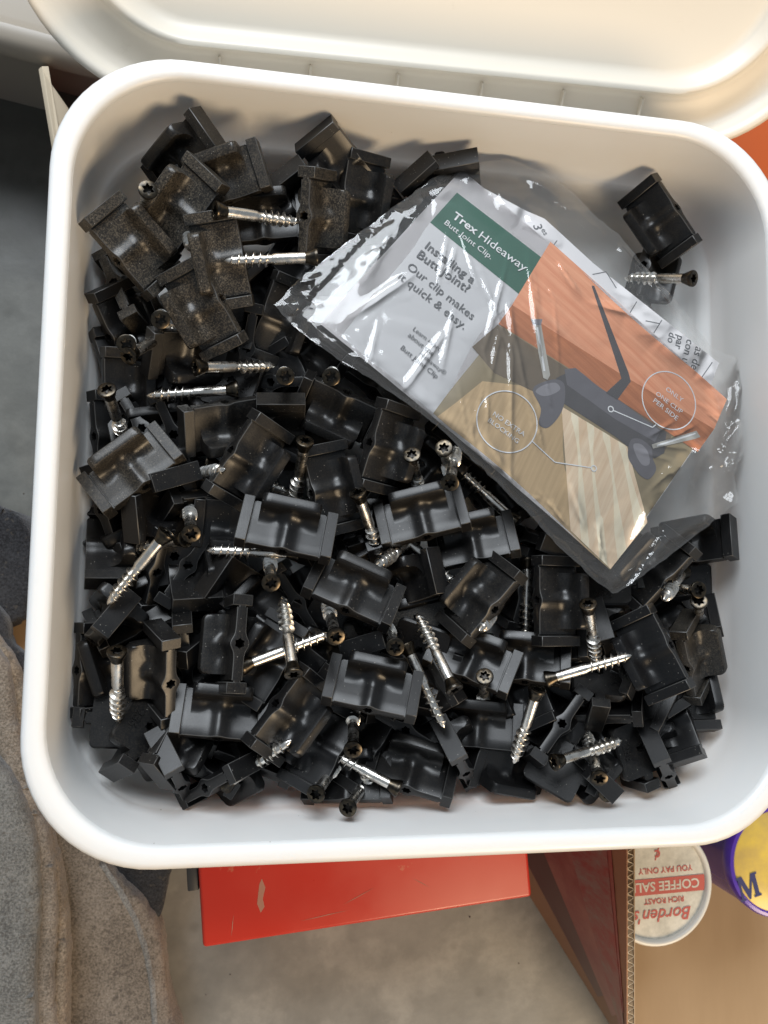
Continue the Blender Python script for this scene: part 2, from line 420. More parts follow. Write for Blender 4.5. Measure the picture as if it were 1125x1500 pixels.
# cardboard box at the lower right
cb = thing('cardboard_box', 'open cardboard box with dark red printed side, holding two cans', 'box', (0, 0, 0))
zt, zb = -60.0, -180.0
T0, T1 = at(918, 1215, zt), at(918, 1600, zt)
b0, b1 = at(778, 1316, zb), at(893, 1500, zb)
B1 = b0+(b1-b0)*1.55; B0 = b0-(b1-b0)*.45
def wallp(s, k, off=0.0):
    """s 0..1 along the wall, k 0 at the top edge .. 1 at the bottom; off pushes inwards"""
    p = (T0.lerp(T1, s)).lerp(B0.lerp(B1, s), k); return p+Vector((off, 0, 0))
def sheet(off, t, s0=0, s1=1, k0=0, k1=1, ns=12, nk=8):
    vs, fs = [], []
    for o_ in (off, off+t):
        for i in range(ns+1):
            for j in range(nk+1): vs.append(wallp(s0+(s1-s0)*i/ns, k0+(k1-k0)*j/nk, o_))
    n = (ns+1)*(nk+1); q = nk+1
    for i in range(ns):
        for j in range(nk):
            a = i*q+j; fs += [(a, a+q, a+q+1, a+1), (n+a, n+a+1, n+a+q+1, n+a+q)]
    for i in range(ns):
        a = i*q; fs += [(a, n+a, n+a+q, a+q)]; a = i*q+nk; fs += [(a, a+q, n+a+q, n+a)]
    for j in range(nk):
        a = j; fs += [(a, a+1, n+a+1, n+a)]; a = ns*q+j; fs += [(a, n+a, n+a+1, a+1)]
    return mesh_from(vs, fs, 30)
link_mesh('outer_liner', sheet(0, .5), M['board_brown'], cb)
link_mesh('inner_liner', sheet(3.6, .5), M['card_board'], cb)
vs, fs = [], []
nf = 420
for i in range(nf+1):
    s = i/nf; o_ = 2.05+1.45*math.sin(s*62*math.pi*2/2)
    for k in (0.003, .06):
        for d in (0, .35): vs.append(wallp(s, k, o_+d))
for i in range(nf):
    a = i*4; fs += [(a, a+4, a+5, a+1), (a, a+2, a+6, a+4), (a+1, a+5, a+7, a+3)]
link_mesh('corrugation', mesh_from(vs, fs, 40), M['board_pale'], cb)
link_mesh('inner_layer', sheet(.6, 2.9, 0, 1, .012, 1), M['card_board'], cb)
link_mesh('dark_print', sheet(-.15, .1, 0, .62, .10, .82, 10, 6), M['print_dark'], cb)
link_mesh('red_print', sheet(-.3, .1, .0, .70, .10, .62, 10, 6), M['print_red'], cb)
link_mesh('scuffed_print', sheet(-.45, .1, .0, .74, .13, .40, 10, 6), M['print_scuff'], cb)
fl = [B0+Vector((2, 0, .5)), B1+Vector((2, 0, .5)), Vector((460, B1.y, zb+.5)), Vector((460, B0.y, zb+.5))]
link_mesh('box_floor', slab(fl, 2), M['card_board'], cb)
bm = bmesh.new(); box_bm(bm, 458, 462, B1.y, B0.y-.5, zb+1, zt-1, .3, 1); link_mesh('far_panel', bm_mesh(bm), M['card_board'], cb)

def put_text(me, mat_, parent, origin, xdir, up, name='lettering'):
    """flat lettering: origin and directions are world millimetres, parent sits unrotated"""
    n = xdir.cross(up).normalized(); y = n.cross(xdir).normalized(); x = xdir.normalized()
    o = link_mesh(name, me, mat_, parent)
    m = Matrix((x, y, n)).transposed().to_4x4(); m.translation = (origin-Vector(parent.location)/MM)*MM
    o.matrix_local = m
    return o
# coffee can
cz = -100.0
cc = at(964, 1297, cz)
can = thing('coffee_can', 'small round coffee can with white lid and red lettering in the cardboard box', 'can', (cc.x, cc.y, zb+.8))
h = cz-zb-.8
vs, fs = lathe([(28.6, 0), (29.2, 1), (28.8, 3), (28.8, h-5), (29.2, h-3)], 56, True, True)
link_mesh('can_body', mesh_from(vs, fs, 40), M['white'], can)
vs, fs = lathe([(29.6, h-5), (30.3, h-4), (30.6, h-1.2), (30.0, h), (28.6, h+.1), (27.7, h-.6), (27.3, h-1.9)], 56)
link_mesh('lid_rim', mesh_from(vs, fs, 60), M['white'], can)
vs, fs = lathe([(27.6, h-1.9), (15, h-1.8), (4, h-1.75)], 56, False, True)
link_mesh('lid_face', mesh_from(vs, fs, 60), M['can_lid'], can)
xd = Vector((-1, -.035, 0)); ud = Vector((.035, -1, 0))
top = Vector((cc.x, cc.y, cz-1.55))
def lt(dx, dy, dz=0): return top+xd*dx+ud*dy+Vector((0, 0, dz))
# red band
yb0, yb1 = -3.0, 5.0
seg = 14; ring = []
for i in range(seg+1):
    y = yb0+(yb1-yb0)*i/seg; xx = math.sqrt(27.0**2-(y)**2); ring.append((xx, y))
pts = [lt(x_, y_)-Vector((cc.x, cc.y, zb+.8)) for x_, y_ in ring]+[lt(-x_, y_)-Vector((cc.x, cc.y, zb+.8)) for x_, y_ in ring[::-1]]
link_mesh('red_band', mesh_from(pts, [tuple(range(len(pts)))[::-1]]), M['can_red'], can)
put_text(text_mesh('COFFEE SALE', 6.6, .12), M['can_lid'], can, lt(-24, -1.3, .12), xd, ud)
put_text(text_mesh('YOU PAY ONLY', 4.2, .06), M['can_red'], can, lt(-20.5, -8.3), xd, ud)
put_text(text_mesh('RICH ROAST', 3.9, .08), M['can_red'], can, lt(-15.0, 7.0), xd, ud)
put_text(text_mesh("Borden's", 9.0, .10, shear=.3), M['can_red'], can, lt(-19, 12.5), xd, ud)
put_text(text_mesh('¢', 8.0, .1), M['can_red'], can, lt(-3, -17), xd, ud)
# purple tin
pc_ = at(1143, 1262, -104)
tin = thing('purple_tin', 'purple rimmed tin with a yellow lid at the right frame edge', 'can', (pc_.x, pc_.y, zb+.8))
h = -104-zb-.8
vs, fs = lathe([(28, 0), (28.6, 2), (28.6, h-9), (29.4, h-8), (29.8, h-2), (29, h-.4), (27.4, h), (26.4, h-1)], 56, True)
link_mesh('tin_body', mesh_from(vs, fs, 40), M['purple'], tin)
vs, fs = lathe([(26.6, h-1), (25.6, h-.4), (10, h-.3), (2, h-.3)], 56, False, True)
link_mesh('tin_lid', mesh_from(vs, fs, 40), M['yellow'], tin)
tt = at(1086, 1322, -104.0)
Mo = [(0,0),(3.2,0),(3.2,1),(2.3,1.3),(2.3,9),(5.2,0),(6.2,0),(9.2,9.2),(9.2,1.3),(8.2,1),(8.2,0),(12.6,0),(12.6,1),(11.6,1.3),(11.6,11.2),(12.6,11.6),(12.6,12.6),(9.0,12.6),(6.3,4.4),(3.7,12.6),(0,12.6),(0,11.6),(1,11.2),(1,1.3),(0,1)]
from mathutils.geometry import tessellate_polygon
put_text(mesh_from([(a, b, 0) for a, b in Mo], [tuple(q) for q in tessellate_polygon([[Vector((a, b, 0)) for a, b in Mo]])]), M['navy'], tin, tt, Vector((.96, .26, 0)), Vector((-.26, .96, 0)))

# felt blankets at the lower left
def felt_layer(px, z, t, m, name, parent, wob=1.2):
    pts = [at(u, v, z) for u, v in px]
    # densify and roughen the outline
    out = []
    n = len(pts)
    for i in range(n):
        p0, p1, p2, p3 = pts[i-1], pts[i], pts[(i+1) % n], pts[(i+2) % n]
        k = max(2, int((p2-p1).length/2.5))
        for j in range(k):
            s = j/k
            q = .5*((2*p1)+(p2-p0)*s+(2*p0-5*p1+4*p2-p3)*s*s+(3*p1-p0-3*p2+p3)*s**3)
            q = q+Vector((noise.noise(q*.35)*wob*.5+random.uniform(-.25, .25), noise.noise(q*.35+Vector((9, 9, 9)))*wob*.5+random.uniform(-.25, .25), 0))
            out.append(q)
    cxy = [Vector((p.x, p.y)) for p in out]
    xs = [p.x for p in cxy]; ys = [p.y for p in cxy]
    grid = []
    x = min(xs)
    while x < max(xs):
        y = min(ys)
        while y < max(ys):
            grid.append(Vector((x+random.uniform(-.8, .8), y+random.uniform(-.8, .8)))); y += 4
        x += 4
    ne = len(cxy)
    vv, ee, ff, *_ = delaunay_2d_cdt(cxy+grid, [(i, (i+1) % ne) for i in range(ne)], [list(range(ne))], 1, 1e-4)
    def hz(p, edge): return z+noise.fractal(Vector((p.x, p.y, z))*.016, 1.0, 2.0, 2)*2.2
    edge_set = set()
    cnt = {}
    for f in ff:
        for a, b in zip(f, f[1:]+f[:1]): cnt[frozenset((a, b))] = cnt.get(frozenset((a, b)), 0)+1
    bd = [tuple(e) for e, c in cnt.items() if c == 1]
    on = {i for e in bd for i in e}
    def inset(i): return 0 if i not in on else 1.6
    vs = [Vector((p.x, p.y, hz(p, 0)-(1.8 if i in on else 0))) for i, p in enumerate(vv)]
    bm = bmesh.new(); bv = [bm.verts.new(p) for p in vs]
    for f in ff:
        try: bm.faces.new([bv[i] for i in f])
        except ValueError: pass
    bm.normal_update()
    be = [e for e in bm.edges if len(e.link_faces) == 1]
    for k in range(2):
        g = bmesh.ops.extrude_edge_only(bm, edges=be)
        nv = [e for e in g['geom'] if isinstance(e, bmesh.types.BMVert)]
        for v_ in nv: v_.co += Vector((random.uniform(-.15, .15), random.uniform(-.15, .15), -t/2))
        be = [e for e in g['geom'] if isinstance(e, bmesh.types.BMEdge)]
    return link_mesh(name, bm_mesh(bm, 70), m, parent)
bl = thing('felt_blanket', 'folded grey brown felt moving blanket in the lower left corner', 'blanket', (0, 0, 0))
felt_layer([(-80, 930), (10, 950), (50, 1010), (110, 1150), (155, 1266), (203, 1316), (233, 1370), (243, 1450), (245, 1600), (-80, 1620)], -140, 22, M['felt_brown'], 'lower_fold', bl)
felt_layer([(-80, 925), (8, 948), (42, 1050), (62, 1190), (86, 1290), (97, 1390), (95, 1500), (90, 1600), (-80, 1620)], -112, 12, M['felt_tan'], 'middle_fold', bl)
felt_layer([(-80, 935), (0, 960), (22, 1060), (48, 1170), (70, 1240), (80, 1330), (76, 1450), (70, 1600), (-80, 1620)], -105, 8, M['felt_brown'], 'upper_fold', bl)
felt_layer([(-80, 1050), (-20, 1100), (12, 1140), (36, 1190), (51, 1258), (53, 1340), (48, 1430), (42, 1600), (-80, 1620)], -96, 9, M['felt_grey'], 'top_fold', bl)
# stitched seam on the lowest fold
path = [(150, 1268), (176, 1305), (200, 1350), (216, 1400), (224, 1450), (228, 1530)]
rings = []
for i in range(len(path)-1):
    for k in range(8):
        s = k/8; u = path[i][0]*(1-s)+path[i+1][0]*s; v = path[i][1]*(1-s)+path[i+1][1]*s
        p = at(u, v, -139.5); p.z += noise.fractal(Vector((p.x, p.y, -140))*.016, 1.0, 2.0, 2)*2.2
        rings.append([(p.x+1.3*math.cos(a)+random.uniform(-.25, .25), p.y+.5*math.cos(a), p.z-.2+.45*math.sin(a)) for a in [2*math.pi*j/8 for j in range(8)]])
vs, fs = loft(rings); link_mesh('seam', mesh_from(vs, fs, 60), M['seam'], bl)

dk = thing('dark_cloth', 'dark blue black cloth poking out between blanket and red box', 'cloth', (0, 0, 0))
felt_layer([(150, 1240), (250, 1240), (246, 1290), (232, 1345), (200, 1325), (160, 1275)], -150, 30, M['dark_cloth'], 'cloth_fold', dk)
bt = thing('black_bag', 'black fabric bag at the left frame edge beside the tub', 'bag', (0, 0, 0))
felt_layer([(-90, 735), (5, 745), (40, 775), (60, 840), (44, 890), (18, 915), (-90, 925)], -128, 52, M['dark_cloth'], 'bag_body', bt, 3)
felt_layer([(-20, 880), (5, 905), (16, 945), (40, 965), (40, 985), (5, 985), (-20, 940)], -118, 9, M['dark_cloth'], 'bag_strap', bt, 1)
ts = thing('tan_board', 'small tan cardboard piece between black bag and blanket', 'cardboard', (0, 0, 0))
link_mesh('board', slab([at(-20, 890, -150), at(70, 885, -150), at(80, 1000, -150), at(-20, 1000, -150)], 30, .5), M['card_board'], ts)

# ------------------------------------------------------------------ clip meshes
CL, CH, FW, FL_ = 42.0, 22.0, 13.0, 13.0      # length, height, flange half width, flange half length
ZB, ZF, RC = 1.2, 6.6, 2.8
def clip_body():
    xs = [-16.3, -15.5, -15.45, -14.6, -13.02, -13.0, -12.8, -12.3, -11.6, -10.6, -9, -7, -5.4, -4.2, -3.2, -2.2, -1.1, 0]
    xs = xs+[-x for x in xs[-2::-1]]
    rings = []
    for x in xs:
        ax = abs(x)
        wv = 2.3+1.9*math.exp(-(ax/3.0)**2)
        if ax > 15.46: wv = 1.5
        wob = 1.1*math.exp(-((ax-5.5)/2.2)**2)
        if ax > 13.01: F = wv+.02
        else:
            d = max(0.0, ax-(FL_-RC)); F = FW-RC+math.sqrt(max(0, RC*RC-d*d))
        rf = min(5.6-wob*1.6, max(0.01, F-wv-1.9)); er = min(1.7, max(.005, (F-wv)*.4)); b = min(.35, wv*.3)
        zf = ZF if ax <= 13.01 else ZB+.6
        p = [(0, CH), (wv-b, CH), (wv-b*.3, CH-b*.3), (wv, CH-b), (wv, 17), (wv, 12.5)]
        for k in range(6):
            a = math.pi/2*k/5; p.append((wv+rf-rf*math.cos(a), zf+rf-rf*math.sin(a)))
        p += [(F-er, zf), (F-er*.3, zf-er*.3), (F, zf-er), (F, ZB+er*.5), (F-er*.5, ZB), (F*.5, ZB), (0, ZB)]
        rings.append([(x, y, z) for y, z in p]+[(x, -y, z) for y, z in p[-2:0:-1]])
    vs, fs = loft(rings, True, True)
    me = mesh_from(vs, fs, None, 'clip_body')
    # the screw hole, through the boss
    ca = [(2.0+.28*math.cos(6*2*math.pi*i/36)) for i in range(36)]
    hv, hf = loft([[(ca[i]*math.cos(2*math.pi*i/36), ca[i]*math.sin(2*math.pi*i/36), z) for i in range(36)] for z in (-5, 30)], True, True)
    a = bpy.data.objects.new('clip_a', me); b = bpy.data.objects.new('clip_b', mesh_from(hv, hf, None, 'hole'))
    for o in (a, b):
        COL.objects.link(o)
        bm = bmesh.new(); bm.from_mesh(o.data); bmesh.ops.recalc_face_normals(bm, faces=bm.faces); bm.to_mesh(o.data); bm.free()
    md = a.modifiers.new('cut', 'BOOLEAN'); md.operation = 'DIFFERENCE'; md.object = b; md.solver = 'EXACT'
    out = bpy.data.meshes.new_from_object(a.evaluated_get(bpy.context.evaluated_depsgraph_get()))
    bpy.data.objects.remove(a); bpy.data.objects.remove(b)
    for v in out.vertices: v.co.z -= CH/2*MM
    out.polygons.foreach_set('use_smooth', [True]*len(out.polygons)); out.set_sharp_from_angle(angle=R(38))
    out.name = 'clip_body'; out.materials.clear(); out.materials.append(M['black']); out.materials.append(M['worn'])
    for f in out.polygons:
        if f.center.z/MM > CH/2-.5 and .25 < abs(f.normal.y) < .97 and f.normal.z > .1: f.material_index = 1
        else: f.material_index = 0
    return out
def clip_cap(s):
    bm = bmesh.new(); box_bm(bm, s*16.2 if s > 0 else -21, 21 if s > 0 else -16.2, -4.3, 4.3, -11.05, 11.05, .26, 1)
    me = bm_mesh(bm, 40, 'clip_end_block'); me.materials.append(M['black']); me.materials.append(M['worn'])
    for f in me.polygons: f.material_index = 0 if max(abs(k) for k in f.normal) > .99 else 1
    return me
CS = .885                                       # size found from the photograph
CLIP = {'body': clip_body(), 'cap1': clip_cap(1), 'cap0': clip_cap(-1)}
for me in CLIP.values():
    for v in me.vertices: v.co *= CS
def relief(txt, size):
    me = text_mesh(txt, size*CS, .08, .22, 1.0, 'CENTER'); me.materials.append(M['black']); return me
RELIEF = [relief('Trex', 7.2), relief('286', 6.0), relief('ABS', 5.6)]
HALF = [Vector((sx*21*CS, sy*5*CS, sz*11.05*CS)) for sx in (-1, 1) for sy in (-1, 1) for sz in (-1, 1)]+[Vector((sx*12*CS, sy*13*CS, sz*CS)) for sx in (-1, 1) for sy in (-1, 1) for sz in (-10, -4.5)]
def settle(pos, pts, lim=141.0):
    """nothing may stick through the floor or the walls of the tub"""
    for k in range(3):
        low = min((pos+q).z for q in pts)
        if low < -56.6:
            W = (CAM-pos).normalized(); pos = pos+W*((-56.6-low)/W.z)
        for ax in (0, 1):
            hi, lo = max((pos+q)[ax] for q in pts), min((pos+q)[ax] for q in pts)
            if hi > lim: pos[ax] -= hi-lim
            if lo < -lim: pos[ax] -= lo+lim
    return pos
def make_clip(pos, rot, dust, label, group='loose butt joint clips in the tub', under=('Trex', 0, 1)):
    pos = settle(pos, [rot @ q for q in HALF])
    t_ = thing('deck_clip', label, 'clip', (0, 0, 0), group)
    t_.matrix_world = Matrix.Translation(pos*MM) @ rot.to_4x4()
    ps = [link_mesh('body', CLIP['body'], None, t_), link_mesh('end_block', CLIP['cap1'], None, t_), link_mesh('end_block', CLIP['cap0'], None, t_)]
    if rot.col[2].dot((CAM-pos).normalized()) < -.25:         # its flat underside shows: moulded letters
        for k, s in ((0, -1), (random.choice((1, 2)), 1)):
            l_ = link_mesh('raised_lettering', RELIEF[k], None, t_)
            l_.matrix_local = Matrix.Translation(Vector((0, s*6.7+1.6, (-CH/2+ZB)*CS-.12))*MM) @ Matrix.Rotation(math.pi, 4, 'X')
            ps.append(l_)
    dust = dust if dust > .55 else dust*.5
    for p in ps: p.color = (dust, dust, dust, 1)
    return t_
def orient(u, v, z, a, t, r):
    pos = at(u, v, z); W = (CAM-pos).normalized()
    Rt = (CX-W*CX.dot(W)).normalized(); Dn = Rt.cross(W)
    a, t, r = R(a), R(t), R(r)
    X = (Rt*math.cos(a)+Dn*math.sin(a))*math.cos(t)+W*math.sin(t)
    Z0 = (W-X*W.dot(X)).normalized(); N = X.cross(Z0)
    Z = Z0*math.cos(r)+N*math.sin(r); Y = Z.cross(X)
    return pos, Matrix((X, Y, Z)).transposed()

# each clip: picture column and row of its middle, height, direction of its length, tilt towards the viewer, roll; dust; what singles it out
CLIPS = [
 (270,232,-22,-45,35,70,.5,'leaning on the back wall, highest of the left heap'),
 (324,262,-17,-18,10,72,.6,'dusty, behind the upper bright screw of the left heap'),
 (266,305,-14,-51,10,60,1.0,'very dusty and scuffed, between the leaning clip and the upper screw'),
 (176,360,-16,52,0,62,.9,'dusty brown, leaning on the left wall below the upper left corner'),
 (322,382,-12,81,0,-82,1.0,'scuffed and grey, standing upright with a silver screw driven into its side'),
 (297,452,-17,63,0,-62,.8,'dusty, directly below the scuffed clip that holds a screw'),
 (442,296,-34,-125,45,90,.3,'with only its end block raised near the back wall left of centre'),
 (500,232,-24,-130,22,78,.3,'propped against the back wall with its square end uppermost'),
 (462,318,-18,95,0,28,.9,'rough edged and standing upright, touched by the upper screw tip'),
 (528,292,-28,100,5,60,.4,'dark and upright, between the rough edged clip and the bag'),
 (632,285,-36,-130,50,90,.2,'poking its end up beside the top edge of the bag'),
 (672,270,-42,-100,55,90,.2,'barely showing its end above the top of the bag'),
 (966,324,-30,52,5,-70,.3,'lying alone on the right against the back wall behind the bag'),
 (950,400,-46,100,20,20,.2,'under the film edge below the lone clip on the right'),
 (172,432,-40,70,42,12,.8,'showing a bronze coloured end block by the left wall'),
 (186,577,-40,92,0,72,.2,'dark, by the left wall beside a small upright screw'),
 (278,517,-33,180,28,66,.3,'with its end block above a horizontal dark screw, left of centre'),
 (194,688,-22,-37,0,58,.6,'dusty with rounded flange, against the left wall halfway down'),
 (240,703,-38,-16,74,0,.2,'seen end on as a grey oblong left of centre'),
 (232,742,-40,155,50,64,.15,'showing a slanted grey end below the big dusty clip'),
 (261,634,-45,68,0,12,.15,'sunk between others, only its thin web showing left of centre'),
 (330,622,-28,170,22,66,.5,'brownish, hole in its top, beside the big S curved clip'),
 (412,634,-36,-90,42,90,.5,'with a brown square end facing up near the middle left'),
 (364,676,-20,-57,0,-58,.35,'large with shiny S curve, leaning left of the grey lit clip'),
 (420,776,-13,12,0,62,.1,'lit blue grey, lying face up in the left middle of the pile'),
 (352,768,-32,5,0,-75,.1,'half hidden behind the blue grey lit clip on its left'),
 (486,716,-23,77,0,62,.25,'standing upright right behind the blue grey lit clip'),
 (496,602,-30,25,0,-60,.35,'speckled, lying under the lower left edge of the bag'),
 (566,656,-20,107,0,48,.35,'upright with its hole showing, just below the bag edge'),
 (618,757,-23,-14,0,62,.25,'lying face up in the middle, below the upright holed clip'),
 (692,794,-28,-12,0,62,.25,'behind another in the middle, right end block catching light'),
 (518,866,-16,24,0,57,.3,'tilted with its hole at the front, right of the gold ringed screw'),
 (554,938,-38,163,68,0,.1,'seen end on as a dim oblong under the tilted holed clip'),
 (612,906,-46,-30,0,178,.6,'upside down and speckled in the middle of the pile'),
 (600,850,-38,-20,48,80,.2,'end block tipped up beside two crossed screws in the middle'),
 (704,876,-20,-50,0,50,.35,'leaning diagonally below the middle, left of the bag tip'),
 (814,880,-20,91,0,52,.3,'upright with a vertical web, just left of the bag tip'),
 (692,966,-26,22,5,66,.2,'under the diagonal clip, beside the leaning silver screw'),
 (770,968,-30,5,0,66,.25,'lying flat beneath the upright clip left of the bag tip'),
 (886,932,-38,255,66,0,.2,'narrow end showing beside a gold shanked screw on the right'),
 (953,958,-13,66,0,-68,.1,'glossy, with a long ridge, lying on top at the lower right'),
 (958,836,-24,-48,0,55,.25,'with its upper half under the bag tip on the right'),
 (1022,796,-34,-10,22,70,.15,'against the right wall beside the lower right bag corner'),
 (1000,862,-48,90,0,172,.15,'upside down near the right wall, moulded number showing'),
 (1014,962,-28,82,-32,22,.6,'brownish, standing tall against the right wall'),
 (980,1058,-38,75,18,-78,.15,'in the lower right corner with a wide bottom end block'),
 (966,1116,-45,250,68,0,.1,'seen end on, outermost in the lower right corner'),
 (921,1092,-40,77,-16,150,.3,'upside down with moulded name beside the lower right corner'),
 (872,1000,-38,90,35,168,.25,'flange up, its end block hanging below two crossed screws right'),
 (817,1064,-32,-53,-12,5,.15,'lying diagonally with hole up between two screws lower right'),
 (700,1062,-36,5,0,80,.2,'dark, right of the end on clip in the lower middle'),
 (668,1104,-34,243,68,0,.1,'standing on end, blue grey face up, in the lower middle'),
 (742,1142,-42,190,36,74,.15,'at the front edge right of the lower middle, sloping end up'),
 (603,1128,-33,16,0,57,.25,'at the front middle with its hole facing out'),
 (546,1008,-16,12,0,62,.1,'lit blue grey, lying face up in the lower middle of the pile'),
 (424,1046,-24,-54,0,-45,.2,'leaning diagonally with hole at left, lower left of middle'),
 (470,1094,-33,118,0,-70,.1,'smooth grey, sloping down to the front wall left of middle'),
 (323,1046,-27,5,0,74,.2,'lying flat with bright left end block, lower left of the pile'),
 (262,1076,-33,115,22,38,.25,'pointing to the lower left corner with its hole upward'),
 (158,1054,-48,2,0,178,.3,'upside down in the lower left corner, moulded letters showing'),
 (206,1072,-41,118,22,166,.35,'upside down and turned, its block pointing at the lower left corner'),
 (252,1124,-49,240,66,0,.1,'small dark end at the front edge of the lower left corner'),
 (296,1112,-47,30,0,25,.1,'dark, sunk at the front edge left, mostly covered'),
 (326,1152,-40,-28,52,0,.15,'front left, end block facing out with a thread behind it'),
 (236,986,-26,88,-28,-22,.3,'upright beside the small standing screw at lower left'),
 (342,944,-20,93,3,-14,.4,'upright and seen from above, lower left of the gold ringed screw'),
 (272,952,-38,82,-35,2,.25,'narrow, wedged between the two upright clips lower left'),
 (128,910,-33,-52,76,0,.15,'seen end on against the left wall under a long screw'),
 (155,968,-42,70,0,-74,.2,'dark, pressed to the left wall beneath the end on clip'),
 (163,802,-42,90,40,88,.25,'lying crosswise by the left wall above the long screw'),
 (282,838,-40,80,45,80,.2,'half buried with a tilted end, left of the middle'),
 (256,816,-48,-10,0,178,.15,'upside down and buried beneath the torx screw at left'),
 (318,836,-47,-40,0,178,.15,'upside down, moulded letters dim, below the horizontal thread'),
 (350,862,-40,-150,50,86,.2,'end block up, left of the gold ringed screw'),
 (390,966,-28,122,0,-70,.15,'with bright rounded flange under the crossing lower left screws'),
 (412,470,-36,112,0,70,.4,'dark with one bright edge, left of the bag corner'),
 (455,505,-42,40,0,-60,.3,'deep in shade under the left bag corner'),
 (385,322,-30,-5,5,62,.5,'behind the scuffed upright clip, under the upper screw'),
 (632,692,-40,40,0,70,.2,'dark, squeezed between bag edge and middle clips'),
 (790,792,-42,20,58,0,.25,'end on, peeping out below the lower bag edge'),
 (884,866,-42,0,0,150,.2,'shadowed below the bag tip, right of the upright clip'),
 (600,1060,-47,30,0,20,.15,'in the dark gap below the lower lit clip'),
 (530,1090,-46,-60,0,60,.15,'dark, behind the upright steel shank lower middle'),
 (816,1142,-48,30,0,176,.25,'upside down at the front edge right, name half visible'),
 (852,1140,-44,45,46,0,.15,'pointing outward at the front edge right beside the torx head'),
]
